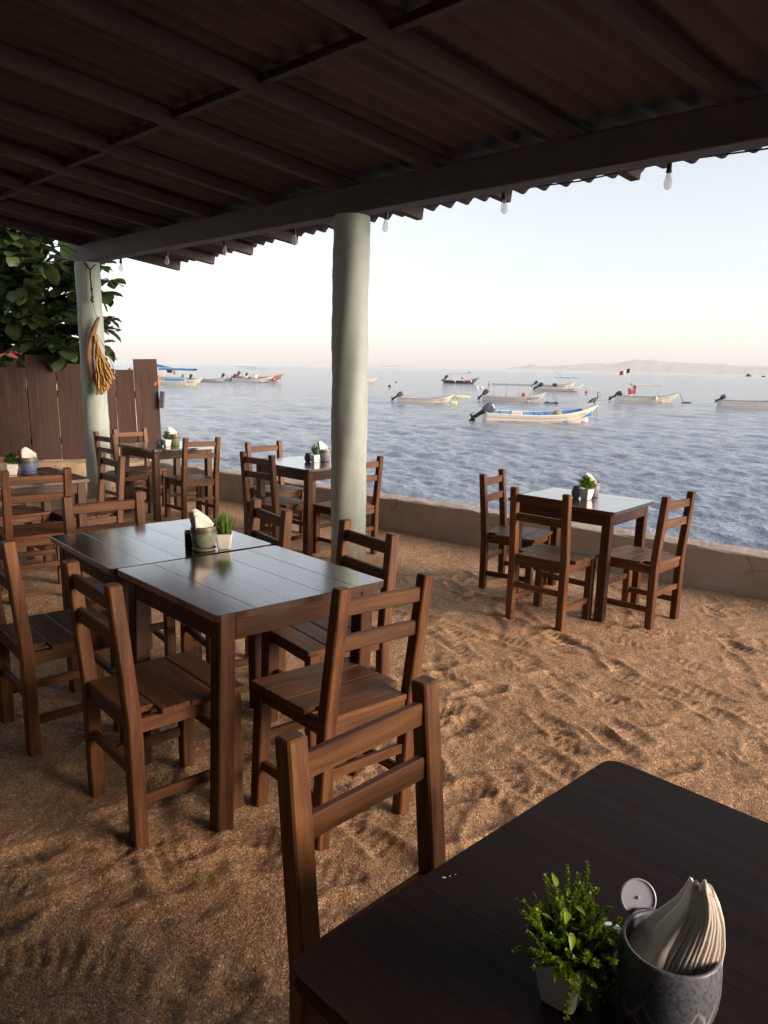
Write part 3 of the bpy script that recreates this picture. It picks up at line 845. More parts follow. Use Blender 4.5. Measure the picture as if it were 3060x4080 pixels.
# corrugated sheet with thickness
ss = np.arange(-4.66, 7.8, 0.0225)
ls = np.concatenate([np.linspace(-11.2, -1.36, 24), np.linspace(-1.35, 0, 8)[1:], np.linspace(0.05, 1, 6)])
def sheet_grid(dz):
    P = np.zeros((len(ls), len(ss), 3))
    for j, s in enumerate(ss):
        ph = 2*PI*s/0.18
        wv = 0.022*math.sin(ph)+0.004*math.sin(2*ph)
        ed = over(s)+0.05+float(np.interp(s, [-3, 0.85], [0, 0.09]))+0.008*math.sin(math.floor(s/0.9)*2.4)
        for i, l in enumerate(ls):
            l2 = l*ed if l > 0 else l
            step = 0.012 if l < -1.3 else 0.0
            P[i, j] = roof_pt(s, l2, DR+0.027+wv+dz+step)
    return P
P0 = sheet_grid(0.0); P1 = sheet_grid(0.007)
mb = MB(); mb.grid(P0, flip=True); mb.grid(P1)
for A, B in ((P0[-1], P1[-1]), (P0[0], P1[0]), (P0[:, 0], P1[:, 0]), (P0[:, -1], P1[:, -1])):
    mb.grid(np.array([A, B]))
rbuild(mb, 'corrugated_sheet', M['sheet'])

# ------------------------------------------------------------------ string lights
def bulb_pos(s, o=0.11, z=2.66): 
    p = CP+BD*s+BN*o
    return np.array([p[0], p[1], z])
lights = empty('string_lights', (CP[0]+BN[0]*0.11, CP[1]+BN[1]*0.11, 2.68))
tag(lights, 'string of clear filament bulbs on a black cable along the eave beam', 'string lights')
LO = np.array(lights.location)
BSC = 0.82
BS = [-3.88, -2.88, -1.85, -0.82, 0.25, 1.30, 2.39, 3.42]
pts = []
allp = [(-4.5, 2.69)]
for i, s in enumerate(BS):
    allp.append((s, 2.692))
    if i < len(BS)-1: allp.append(((s+BS[i+1])/2, 2.672 if s > 0.9 else 2.69))
allp.append((4.6, 2.70))
sa = np.array([p[0] for p in allp]); za = np.array([p[1] for p in allp])
for s in np.linspace(-4.5, 4.6, 120):
    pts.append(bulb_pos(s, 0.11, np.interp(s, sa, za)))
# round the corner along the gable edge
gpts = [bulb_pos(-4.5, 0.11, 2.69)]
for l in np.linspace(-0.1, -5, 30):
    q = roof_pt(-4.62, l, 0.10); gpts.append(np.array([q[0], q[1], q[2]-0.10-0.03*abs(math.sin(l*PI/1.0))]))
mb = MB(); mb.tube([p-LO for p in gpts[::-1]]+[p-LO for p in pts], 0.0045, 6)
mb.build('cable', M['black'], lights)
GB = [(-4.62, -0.72)]
bulbs = [(bulb_pos(s, 0.11, 2.682), 0.12*math.sin(i*2.1)) for i, s in enumerate(BS)]
q = roof_pt(-4.62, -0.85, 0.0); bulbs.append((np.array([q[0], q[1], q[2]-0.03]), 0.1))
bp = None
for p, tl in bulbs:
    mb = MB(); mb.lathe([(0.004, 0.02), (0.013, 0.015), (0.016, 0.0), (0.0165, -0.035), (0.019, -0.05), (0.0185, -0.055)], 16)
    sk = mb.build('socket', M['black'], lights, tuple(p-LO)); sk.rotation_euler = (tl, tl*0.6, 0); sk.scale = (BSC, BSC, BSC)
    mb = MB(); mb.lathe([(0.013, -0.054), (0.0135, -0.062), (0.018, -0.078), (0.0245, -0.102), (0.0275, -0.122), (0.0245, -0.142), (0.015, -0.155), (0.003, -0.160)], 20)
    mb.build('glass_bulb', M['glass'], sk)
    mb = MB(); mb.tube([(-0.006, 0, -0.058), (-0.007, 0, -0.13), (0, 0, -0.14), (0.007, 0, -0.13), (0.006, 0, -0.058)], 0.0013, 5)
    mb.build('filament', M['straw'], sk)

# ------------------------------------------------------------------ chairs
CW, CD, CH = 0.415, 0.407, 0.872
def make_chair():
    r = empty('wooden_chair')
    t = 0.024; w = CW/2-t
    for sx in (-1, 1):
        mb = MB()
        mb.prism([(sx*w, 0.004, -0.04, t, t), (sx*w, 0.0, 0.42, t, t), (sx*w, -0.040, CH, t*0.98, t*0.92)], 0.0045)
        mb.build('leg', M['chair'], r)
        mb = MB(); mb.prism([(sx*w, CD-0.05, -0.04, t, t), (sx*w, CD-0.05, 0.415, t, t)], 0.004)
        mb.build('leg', M['chair'], r)
    for zc in (CH-0.068, CH-0.188):
        yb = -0.040*(zc-0.42)/(CH-0.42)
        mb = MB(); mb.bar((-w+t-0.004, yb, zc), (w-t+0.004, yb, zc), 0.022, 0.052, 0.004)
        mb.build('back_rail', M['chair'], r)
    mb = MB(); n = 4; y0, y1 = -0.018, CD-0.012
    bw = (y1-y0)/n
    for i in range(n):
        yy = y0+bw*(i+0.5)
        if i == 0:
            mb.box((0, yy, 0.430), (CW-4*t-0.004, bw-0.003, 0.021), 0.003)
        else:
            mb.box((0, yy, 0.430+rnd.uniform(-0.0012, 0.0012)), (CW+0.012, bw-0.003, 0.021), 0.003)
    mb.build('seat', M['chair'], r)
    mb = MB()
    mb.bar((-w+t, 0, 0.394), (w-t, 0, 0.394), 0.022, 0.05)
    mb.bar((-w+t, CD-0.05, 0.394), (w-t, CD-0.05, 0.394), 0.022, 0.05)
    for sx in (-1, 1):
        mb.bar((sx*w, t, 0.394), (sx*w, CD-0.05-t, 0.394), 0.022, 0.05)
    mb.build('apron', M['chair'], r)
    for y, z in ((0.0, 0.235), (CD-0.05, 0.235)):
        mb = MB(); mb.bar((-w+t-0.003, y, z), (w-t+0.003, y, z), 0.02, 0.036); mb.build('stretcher', M['chair'], r)
    for sx in (-1, 1):
        mb = MB(); mb.bar((sx*w, t-0.003, 0.135), (sx*w, CD-0.05-t+0.003, 0.135), 0.02, 0.036); mb.build('stretcher', M['chair'], r)
    return r
CHAIRS = [
 ((-0.001, 1.409, 3.943, 0.004, 0.0, 0.004), 'nearest wooden chair, tucked against the foreground table, only its backrest showing'),
 ((-0.049, 2.407, 0.75, 0.042, -0.010, 0.007), 'wooden chair with lit plank seat at the near end of the long table pair'),
 ((-0.900, 2.421, -0.857, -0.005, -0.006, 0.004), 'shadowed wooden chair seen from behind, left of the near centre table'),
 ((-0.097, 3.330, 2.201, 0.009, 0.0, -0.003), 'wooden chair on the right side of the near centre table, before the middle pillar'),
 ((-1.497, 2.984, -0.857, 0.0, 0.0, 0.0), 'dark wooden chair cut off by the left edge, next to the far centre table'),
 ((-1.446, 3.963, 3.775, 0.004, 0.0, 0.003), 'wooden chair at the far end of the long table pair, facing the camera'),
 ((-0.606, 3.837, 2.152, 0.005, 0.0, -0.002), 'wooden chair on the right side of the far centre table, behind the grass plant'),
 ((-1.049, 6.479, -0.707, 0.001, 0.0, 0.0), 'wooden chair on the left side of the table behind the middle pillar'),
 ((-1.179, 7.595, 3.881, -0.004, 0.0, -0.001), 'wooden chair against the sea at the far side of the table behind the pillar'),
 ((-0.199, 6.514, 0.875, 0.006, -0.008, -0.008), 'wooden chair half hidden by the middle pillar, its right post in view'),
 ((-2.903, 8.083, -0.743, -0.002, 0.0, 0.0), 'wooden chair beside the left pillar, on the left of the farthest table'),
 ((-2.889, 8.783, 3.954, -0.003, 0.0, -0.001), 'wooden chair in front of the fence end, behind the farthest table'),
 ((-1.903, 7.858, 0.749, 0.018, 0.0, 0.002), 'wooden chair with its back to the camera at the near end of the farthest table'),
 ((-2.160, 5.969, 2.308, 0.004, 0.0, -0.001), 'wooden chair facing left, on the right side of the table at the left edge'),
 ((-2.234, 4.903, 0.587, -0.004, 0.0, 0.006), 'wooden chair seen from behind in front of the table at the left edge'),
 ((0.840, 5.749, 4.185, -0.003, 0.006, -0.009), 'wooden chair at the left end of the right hand table, by the sea wall'),
 ((0.977, 4.745, -0.72, 0.008, 0.014, 0.0), 'wooden chair with dark backrest in front of the right hand table'),
 ((1.838, 4.848, 0.795, 0.008, 0.009, -0.006), 'rightmost wooden chair, at the right end of the right hand table'),
 ((-2.957, 5.885, 3.91, 0.0, 0.0, 0.0), 'wooden chair behind the blue napkin pot on the table at the left edge'),
]
chair0 = make_chair()
for i, (p, lab) in enumerate(CHAIRS):
    c = chair0 if i == 0 else copy_tree(chair0)
    c.location = (p[0], p[1], gz(p[0], p[1])+p[5]); c.rotation_euler = (-p[4], p[3], p[2])
    tag(c, lab, 'chair', 'wooden chairs around the tables')

# ------------------------------------------------------------------ tables
def round_rect(w, h, r, n=6):
    out = []
    for cx, cy, a0 in ((w-r, h-r, 0), (r, h-r, PI/2), (r, r, PI), (w-r, r, 1.5*PI)):
        for i in range(n+1):
            a = a0+PI/2*i/n
            out.append((cx+r*math.cos(a), cy+r*math.sin(a)))
    return out
def table(pose, lx, ly, label, rad=0.018, npl=5, top='table'):
    r = empty('dining_table', (pose[0], pose[1], gz(pose[0], pose[1])+pose[5]), (-pose[4], pose[3], pose[2]))
    tag(r, label, 'table', 'dark wooden dining tables')
    mb = MB()
    # planks run along y; outer corners rounded
    th = 0.024; z1 = 0.75; bw = lx/npl
    for i in range(npl):
        x0 = i*bw+(0.0003 if i else 0); x1 = (i+1)*bw-(0.0003 if i < npl-1 else 0)
        pts = []
        def arc(cx, cy, a0):
            return [(cx+rad*math.cos(a0+PI/2*q/5), cy+rad*math.sin(a0+PI/2*q/5)) for q in range(6)]
        pts += arc(x1-rad, ly-rad, 0) if i == npl-1 else [(x1, ly)]
        pts += arc(x0+rad, ly-rad, PI/2) if i == 0 else [(x0, ly)]
        pts += arc(x0+rad, rad, PI) if i == 0 else [(x0, 0)]
        pts += arc(x1-rad, rad, 1.5*PI) if i == npl-1 else [(x1, 0)]
        cx, cy = (x0+x1)/2, ly/2
        n = len(pts); dzp = rnd.uniform(-0.0005, 0.0005)
        def inset(k): return [(cx+(x-cx)*(1-k/(bw/2)), cy+(y-cy)*(1-k/(ly/2))) for x, y in pts]
        e = 0.0009
        ring0 = [(x, y, z1-th) for x, y in inset(e)]; ring1 = [(x, y, z1-th+e) for x, y in pts]
        ring2 = [(x, y, z1-e*1.3+dzp) for x, y in pts]; ring3 = [(x, y, z1+dzp) for x, y in inset(e*(1.0))]
        vs_ = ring0+ring1+ring2+ring3
        fs = [list(range(n))[::-1], [3*n+j for j in range(n)]]
        for q in range(3):
            for j in range(n):
                fs.append([q*n+j, q*n+(j+1) % n, (q+1)*n+(j+1) % n, (q+1)*n+j])
        off = nrs.rand(3)*20
        G = [(p[1]+off[0], p[0]+off[1], p[2]+off[2]) for p in vs_]
        mb.add(vs_, fs, G, 0.8+nrs.rand()*0.4)
    mb.build('tabletop', M[top], r)
    e, t = 0.03, 0.03
    for x in (e+t, lx-e-t):
        for y in (e+t, ly-e-t):
            mb = MB(); mb.prism([(x, y, -0.05, t, t), (x, y, 0.725, t, t)], 0.004)
            mb.build('leg', M['tableleg'], r)
    mb = MB(); za = 0.725-0.04
    for y in (e+0.014, ly-e-0.014):
        mb.bar((e+2*t, y, za), (lx-e-2*t, y, za), 0.022, 0.08)
    for x in (e+0.014, lx-e-0.014):
        mb.bar((x, e+2*t, za), (x, ly-e-2*t, za), 0.022, 0.08)
    mb.build('apron', M['tableleg'], r)
    return r
TX, TY = 0.731, 0.768
T = {
 'T1': ((-0.530, 2.298, 0.770, 0.022, -0.011, 0.019), TX, 0.700, 'glossy dark wooden table in the centre, nearer of the pushed together pair'),
 'T2': ((-1.045, 2.896, 0.695, -0.009, 0.011, 0.002), TX, TY, 'dark wooden table with napkin pot and grass plant, farther of the pushed together pair'),
 'T6': ((1.437, 4.773, 0.905, 0.017, -0.008, -0.01), TX, TY, 'dark wooden table on the right beside the sea wall'),
 'T4': ((-2.328, 7.697, 0.787, 0.009, 0.001, -0.008), TX, TY, 'farthest dark wooden table, between the left pillar and the sea wall'),
 'T3': ((-0.642, 6.376, 0.822, 0.0, -0.005, 0.003), TX, TY, 'dark wooden table partly hidden behind the middle pillar'),
 'T5': ((-2.571, 4.829, 0.770, 0.0, 0.0, 0.0), TX, TY, 'dark wooden table cut off by the left edge, carrying the blue napkin pot'),
 'T7': ((0.416, 0.334, 0.770, 0.0, 0.0, 0.0), 0.821, 0.768, 'dark wooden table in the bottom right foreground'),
}
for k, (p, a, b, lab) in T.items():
    table(p, a, b, lab, 0.032 if k == 'T7' else 0.018, npl=1 if k == 'T7' else 5, top='tableshade' if k == 'T7' else 'table')
def ztop(k):
    p = T[k][0]; return 0.75+gz(p[0], p[1])+p[5]
def tz(k, x, y):
    """height of a table's top at a world point, tilt included"""
    p = T[k][0]; dx, dy = x-p[0], y-p[1]
    c, s = math.cos(p[2]), math.sin(p[2])
    lx, ly = dx*c+dy*s, -dx*s+dy*c
    return ztop(k)-p[3]*lx-p[4]*ly+0.001
#--PART2--
# ------------------------------------------------------------------ pots, napkins, plants, shakers
def napkin_pot(x, y, z, mat, R, h, label, rot=0.0, saucer=True):
    r = empty('napkin_pot', (x, y, z), (0, 0, rot)); tag(r, label, 'pot', 'ceramic napkin pots')
    z0 = 0.012 if saucer else 0.0
    prof = [(0.002, z0), (R*0.62, z0), (R*0.70, z0+0.004), (R*0.86, z0+h*0.22), (R*0.97, z0+h*0.45), (R, z0+h*0.62), (R*0.985, z0+h*0.82), (R*0.95, z0+h*0.97), (R*0.93, z0+h), (R*0.88, z0+h), (R*0.87, z0+h*0.95),
            (R*0.90, z0+h*0.6), (R*0.80, z0+h*0.2), (R*0.6, z0+h*0.08), (0.002, z0+h*0.08)]
    mb = MB(); mb.lathe(prof, 40); mb.build('bowl', mat, r)
    if saucer:
        mb = MB(); mb.lathe([(0.002, 0.0), (R*0.72, 0.0), (R*0.84, 0.004), (R*0.93, 0.012), (R*0.90, 0.0135), (R*0.80, 0.008), (R*0.6, 0.006), (0.002, 0.006)], 40)
        mb.build('saucer', mat, r)
    return r

def napkins(x, y, z, label, rot, w=0.07, h=0.12, n=12, depth=0.055, lean=0.25, curl=0.5, group='paper napkins in the pots'):
    """a wad of folded paper napkins standing in a pot: many thin bent sheets with a peaked top"""
    r = MB()
    for i in range(n):
        q = i/(n-1)-0.5
        nu, nv = 13, 9
        P = np.zeros((nu, nv, 3))
        top = h*(1-0.10*abs(q*2)**1.5-0.06*math.sin(i*2.3))
        for a in range(nu):
            u = a/(nu-1)
            edge = 1-0.50*max(0, u-0.22)**1.15-0.30*max(0, 0.22-u)   # tall on the left, sloping off to the right
            for b_ in range(nv):
                v = b_/(nv-1)
                ww = w*(0.80+0.16*v)
                yy = depth*q*(0.75+0.55*v)+curl*ww*math.sin((u-0.5)*3.0+v*1.2+q)*0.35+0.006*math.sin(v*3+i*0.9)*v
                P[a, b_] = ((u-0.5)*ww+lean*v*h*0.5+0.005*math.sin(i*1.7)*v, yy, v*top*edge)
        r.grid(P)
    o = r.build('napkin_stack', M['napkin'], None, (x, y, z)); o.rotation_euler = (0, 0, rot)
    md = o.modifiers.new('thickness', 'SOLIDIFY'); md.thickness = 0.0016
    tag(o, label, 'napkins', group)
    return o

def square_pot(r, s_top, s_bot, h, mat=None):
    mb = MB()
    def rr_(s, k): return [(px-s/2, py-s/2) for px, py in round_rect(s, s, k, 5)]
    secs = [(s_bot*0.9, 0.0), (s_bot, 0.003), (s_bot+(s_top-s_bot)*0.45, h*0.33), (s_bot+(s_top-s_bot)*0.86, h*0.72), (s_top, h-0.002), (s_top-0.003, h), (s_top-0.009, h), (s_top-0.010, h*0.86)]
    n = None; vs_ = []; fs = []
    for s, z in secs:
        ring = rr_(s, min(0.008, s*0.15)); n = len(ring)
        vs_ += [(px, py, z) for px, py in ring]
    for i in range(len(secs)-1):
        for j in range(n):
            fs.append([i*n+j, i*n+(j+1) % n, (i+1)*n+(j+1) % n, (i+1)*n+j])
    fs.append(list(range(n))[::-1])
    mb.add(vs_, fs, None, 1.0, 0, False)
    o = mb.build('pot', mat or M['whitepot'], r)
    mb = MB(); k = len(secs)-1
    mb.add([(px, py, h*0.88) for px, py in rr_(s_top-0.009, 0.008)], [list(range(n))])
    mb.build('soil', M['soil'], r)
    return o

def leaf_strip(mb, base, d, up, ln, wd, bend, n=4, tint=0.5, fold=0.15, tip=0.0):
    """one pointed leaf, mid-rib folded"""
    d = np.array(d, float); d /= np.linalg.norm(d)
    up = np.array(up, float); s = np.cross(d, up); s /= np.linalg.norm(s)+1e-9; u = np.cross(s, d)
    vs_ = []; fs = []
    for i in range(n+1):
        t = i/n
        c = np.array(base)+d*ln*t*(1-0.15*bend*t)-u*bend*ln*t*t*0.6
        wl = wd*math.sin(PI*min(1, (0.08+0.92*t)**0.75)) if tip == 0 else wd*(1-t)**0.7
        wl = max(wl, wd*0.02)
        vs_ += [c-s*wl+u*wl*fold, c, c+s*wl+u*wl*fold]
    for i in range(n):
        a = i*3
        fs += [[a, a+1, a+4, a+3], [a+1, a+2, a+5, a+4]]
    mb.add(vs_, fs, None, tint, 0, True)

def grass_plant(x, y, z, label, s=1.0, rot=0.3):
    r = empty('potted_plant', (x, y, z), (0, 0, rot)); tag(r, label, 'plant', 'small potted plants on the tables')
    square_pot(r, 0.068*s, 0.050*s, 0.066*s)
    g = random.Random(5); mb = MB()
    for i in range(170):
        a = g.uniform(0, 2*PI); q = g.uniform(0, 0.024)*s
        tilt = g.uniform(0.05, 0.75)
        d = (math.cos(a)*tilt, math.sin(a)*tilt, 1)
        leaf_strip(mb, (math.cos(a)*q, math.sin(a)*q, 0.056*s), d, (math.cos(a), math.sin(a), 0.01), g.uniform(0.06, 0.118)*s, 0.0026*s, g.uniform(0.0, 0.7), 5, g.random()**1.3, 0.3, 1)
    mb.build('foliage', M['grass'], r)

def leafy_plant(x, y, z, label, s=1.0, seed=1, nl=110, lw=0.008, ll=0.03, hh=0.07, mat='bush', rot=0.4, rad=0.045):
    r = empty('potted_plant', (x, y, z), (0, 0, rot)); tag(r, label, 'plant', 'small potted plants on the tables')
    square_pot(r, 0.068*s, 0.050*s, 0.066*s)
    g = random.Random(seed); mb = MB()
    for i in range(nl):
        a = g.uniform(0, 2*PI); e = g.random()**0.6
        el = g.uniform(0.1, 1.5)
        p = (math.cos(a)*rad*e*math.cos(el)*0.8, math.sin(a)*rad*e*math.cos(el)*0.8, 0.066*s+hh*0.75*math.sin(el)*e)
        d = (math.cos(a+g.uniform(-.5, .5))*0.9, math.sin(a+g.uniform(-.5, .5))*0.9, g.uniform(0.1, 1.3))
        leaf_strip(mb, p, d, (g.uniform(-.3, .3), g.uniform(-.3, .3), 1), ll*g.uniform(0.7, 1.2)*s, lw*s, g.uniform(0, 0.5), 4, g.random(), 0.25)
    mb.build('foliage', M[mat], r)

def fern_plant(x, y, z, label, rot):
    r = empty('potted_plant', (x, y, z), (0, 0, rot)); tag(r, label, 'plant', 'small potted plants on the tables')
    square_pot(r, 0.060, 0.043, 0.066)
    g = random.Random(21); mb = MB()
    for i in range(160):
        a = g.uniform(0, 2*PI); tilt = g.uniform(0.0, 1.05) if i > 26 else g.uniform(1.0, 1.9)
        ln = g.uniform(0.05, 0.118)*(1.0 if tilt < 0.9 else 0.75)*(1.0-0.25*min(tilt, 1))
        base = np.array((math.cos(a)*g.uniform(0, 0.024), math.sin(a)*g.uniform(0, 0.024), 0.060))
        d = np.array((math.cos(a)*math.sin(tilt), math.sin(a)*math.sin(tilt), max(math.cos(tilt), 0.05)))
        side = np.cross(d, (0, 0, 1.0)); side /= np.linalg.norm(side)+1e-6
        sag = g.uniform(0.0, 0.4) if tilt < 1.0 else g.uniform(0.5, 1.1)
        wx, wy = math.cos(a+rot), math.sin(a+rot)
        if tilt > 0.95 and 0.92*wx-0.39*wy < 0.15:      # long stems trail only toward one side of the pot
            tilt = g.uniform(0.1, 0.8); sag = 0.1
            d = np.array((math.cos(a)*math.sin(tilt), math.sin(a)*math.sin(tilt), math.cos(tilt)))
        tone = g.uniform(0.0, 0.9)
        pts = []
        nn = int(ln/0.0042)
        for k_ in range(nn+1):
            t = k_/nn
            pts.append(base+d*ln*t+np.array((0, 0, -sag*ln*t*t))+side*0.009*math.sin(t*4+i)*t)
        mb.tube(pts[::3]+[pts[-1]], 0.0009, 4, False, tone)
        for k_ in range(3, nn+1):
            t = k_/nn
            sz = 0.0088*(1-0.40*t)*g.uniform(0.75, 1.25)
            for sg in (-1, 1, 2, 3):
                if sg == 2: dd = d+np.array((g.uniform(-.7, .7), g.uniform(-.7, .7), 0.9))
                elif sg == 3: dd = d*0.8+np.array((g.uniform(-.9, .9), g.uniform(-.9, .9), -0.3))
                else: dd = d*0.8+side*sg*0.9+np.array((0, 0, g.uniform(-0.1, 0.5)))
                leaf_strip(mb, pts[k_], dd, (g.uniform(-.4, .4), g.uniform(-.4, .4), 1), sz, sz*0.34, 0.3, 2, min(1, max(0, tone*(0.5+0.6*t)+g.uniform(-0.1, 0.2))), 0.3)
    for i in range(30):   # a few broader bright leaves in the middle
        a = g.uniform(0, 2*PI); q = g.uniform(0.004, 0.042)
        leaf_strip(mb, (math.cos(a)*q, math.sin(a)*q, g.uniform(0.075, 0.14)), (math.cos(a), math.sin(a), g.uniform(-0.8, 1.4)), (0.2, 0.1, 1), g.uniform(0.016, 0.026), 0.0045, 0.3, 4, g.uniform(0.75, 1.0), 0.35)
    mb.build('foliage', M['fern'], r)

def shaker(x, y, z, label, body, cap, R=0.017, h=0.075, rot=0.0, group='salt and pepper shakers'):
    r = empty('shaker', (x, y, z), (0, 0, rot)); tag(r, label, 'shaker', group)
    mb = MB(); mb.lathe([(0.001, 0), (R*0.95, 0), (R, 0.004), (R, h*0.8), (R*0.92, h*0.83), (0.001, h*0.83)], 24); mb.build('body', body, r)
    mb = MB(); mb.lathe([(0.001, h*0.8), (R*1.02, h*0.8), (R*1.04, h*0.84), (R*1.0, h*0.97), (R*0.85, h), (0.001, h)], 24); mb.build('cap', cap, r)
    return r
def round_jar(x, y, z, label, mat, R=0.03, h=0.07, lidmat=None):
    r = empty('condiment_jar', (x, y, z)); tag(r, label, 'jar', 'small round condiment jars')
    mb = MB(); mb.lathe([(0.001, 0), (R*0.6, 0), (R*0.85, h*0.12), (R, h*0.4), (R*0.92, h*0.68), (R*0.6, h*0.85), (R*0.55, h*0.9), (0.001, h*0.9)], 28); mb.build('body', mat, r)
    mb = MB(); mb.lathe([(0.001, h*0.88), (R*0.72, h*0.88), (R*0.76, h*0.93), (R*0.7, h*0.99), (0.001, h)], 28); mb.build('lid', lidmat or mat, r)

# centre pair
x, y = -0.770, 3.235; z = tz('T2', x, y)
napkin_pot(x, y, z, M['pot_green'], 0.056, 0.095, 'greenish grey napkin pot with brown rim on the pushed together tables')
napkins(x-0.004, y, z+0.05, 'tan paper napkins standing in the greenish grey pot', 0.55, 0.085, 0.125, 9, 0.062, -0.12, 0.15)
x, y = -0.690, 3.268; z = tz('T2', x, y)
grass_plant(x, y, z, 'spiky green grass plant in a white square pot on the pushed together tables', 1.03, 0.15)
x, y = -0.842, 3.262; z = tz('T2', x, y)
shaker(x, y, z, 'black shaker with steel cap left of the greenish grey pot', M['black'], M['chrome'], 0.0175, 0.082)
x, y = -0.838, 3.345; z = tz('T2', x, y)
shaker(x, y, z, 'black shaker mostly hidden behind the greenish grey pot', M['black'], M['chrome'], 0.0175, 0.082)
# table behind the pillar
x, y = -0.695, 6.93; z = tz('T3', x, y)
round_jar(x, y, z, 'small dark round jar left of the plant on the table behind the pillar', M['pot_slate'], 0.034, 0.078)
x, y = -0.630, 6.88; z = tz('T3', x, y)
leafy_plant(x, y, z, 'bushy plant in white pot on the table behind the middle pillar', 1.02, 3, 150, 0.0055, 0.03, 0.115, 'bush', 0.75, 0.05)
x, y = -0.545, 6.98; z = tz('T3', x, y)
napkin_pot(x, y, z, M['pot_lilac'], 0.056, 0.10, 'lilac grey napkin pot on the table behind the middle pillar')
napkins(x-0.01, y, z+0.055, 'paper napkins in the lilac grey pot', 0.3, 0.085, 0.125, 9, 0.05, -0.25, 0.2)
# farthest table
x, y = -2.372, 8.10; z = tz('T4', x, y)
round_jar(x, y, z, 'small dark round jar left of the plant on the farthest table', M['pot_slate'], 0.038, 0.075)
x, y = -2.290, 8.08; z = tz('T4', x, y)
leafy_plant(x, y, z, 'bushy small leaved plant in white pot on the farthest table', 1.08, 8, 190, 0.006, 0.022, 0.12, 'bush', 0.75, 0.062)
x, y = -2.235, 8.19; z = tz('T4', x, y)
napkin_pot(x, y, z, M['pot_green'], 0.058, 0.115, 'grey green napkin pot on the farthest table')
napkins(x-0.01, y, z+0.06, 'paper napkins in the grey green pot on the farthest table', 0.3, 0.09, 0.135, 9, 0.05, -0.25, 0.2)
# table at the left edge
x, y = -2.644, 5.43; z = tz('T5', x, y)
leafy_plant(x, y, z, 'leafy succulent plant in white pot at the left edge', 1.15, 12, 90, 0.0105, 0.034, 0.085, 'bush', 0.5, 0.055)
x, y = -2.555, 5.49; z = tz('T5', x, y)
napkin_pot(x, y, z, M['pot_blue'], 0.066, 0.108, 'blue glazed napkin pot on the table at the left edge')
napkins(x+0.0, y, z+0.06, 'swirled paper napkins in the blue pot', 0.4, 0.095, 0.125, 11, 0.075, 0.15, 0.5)
# table on the right
x, y = 1.398, 5.285; z = tz('T6', x, y)
leafy_plant(x, y, z, 'round bright green plant in white pot on the right hand table', 1.12, 17, 210, 0.0085, 0.032, 0.095, 'fern', 0.72, 0.066)
x, y = 1.336, 5.325; z = tz('T6', x, y)
round_jar(x, y, z, 'grey jar with pale lid beside the round plant on the right hand table', M['pot_slate'], 0.032, 0.09, M['lidgrey'])
x, y = 1.480, 5.43; z = tz('T6', x, y)
napkin_pot(x, y, z, M['pot_lilac'], 0.05, 0.09, 'lilac napkin pot hidden behind the plant on the right hand table')
napkins(x-0.018, y, z+0.045, 'paper napkins behind the round plant on the right hand table', 0.3, 0.075, 0.118, 9, 0.05, -0.1, 0.3)
# foreground table
zt7 = ztop('T7')+0.001
fern_plant(0.236, 0.838, zt7, 'fern like green plant in a white square pot on the foreground table', -0.61)
napkin_pot(0.347, 0.797, zt7, M['pot_stone'], 0.0585, 0.118, 'speckled blue grey stoneware napkin pot on the foreground table', 0.4, False)

def big_napkins():
    """a plain folded sheet on the left and a swirl of stacked sheet edges on the right"""
    mb = MB()
    V4 = [0, 0.42, 0.77, 1.0]
    def sw(q, v):   # edge curve q=0..1 across the stack
        xl = np.interp(v, [0, .2, .42, .6, .77, .9, 1.0], [0, .002, .008, .017, .026, .028, .027]); xr = np.interp(v, [0, .2, .42, .6, .77, .9, 1.0], [.038, .048, .054, .0555, .053, .048, .042])
        return xl+(xr-xl)*q
    nl = 12
    for i in range(nl):
        q = i/(nl-1); nu, nv = 10, 20
        P = np.zeros((nu, nv, 3))
        hh = 0.148-0.010*abs(q-0.55)*2+0.003*math.sin(i*2.4)
        for a in range(nu):
            u = a/(nu-1)
            for b_ in range(nv):
                v = b_/(nv-1)
                dep = (0.046-0.014*v)*u
                P[a, b_] = (sw(q, v)*1.22-0.006+0.0006*math.sin(i*3.1)+0.010*u*u*(0.4-q), -0.022+0.010*q*(1-v)+0.020*v+dep-0.006*math.sin(q*3.0), v*hh*(1-0.06*u*u))
        mb.grid(P)
    for k_, (wl, top, y0) in enumerate(((0.050, 0.128, 0.010), (0.030, 0.136, -0.006))):
        P = np.zeros((16, 20, 3))
        for a in range(16):
            u = a/15
            for b_ in range(20):
                v = b_/19
                xr = sw(0, v)*1.22-0.005
                xl = xr-wl*(1-v**1.25*0.96)
                bul = math.sin(u*PI*0.62+0.25)
                P[a, b_] = (xl+(xr-xl)*u, y0+0.022*v-0.020*bul*(1-0.5*v)+0.014*(1-u)**2, v*(top+(0.012)*u))
        mb.grid(P)
    o = mb.build('napkin_stack', M['napkin'], None, (0.338, 0.799, zt7+0.050)); o.rotation_euler = (0, 0, -0.40)
    md = o.modifiers.new('thickness', 'SOLIDIFY'); md.thickness = 0.0040
    tag(o, 'thick wad of folded cream napkins in the speckled stoneware pot', 'napkins', 'paper napkins in the pots')
big_napkins()
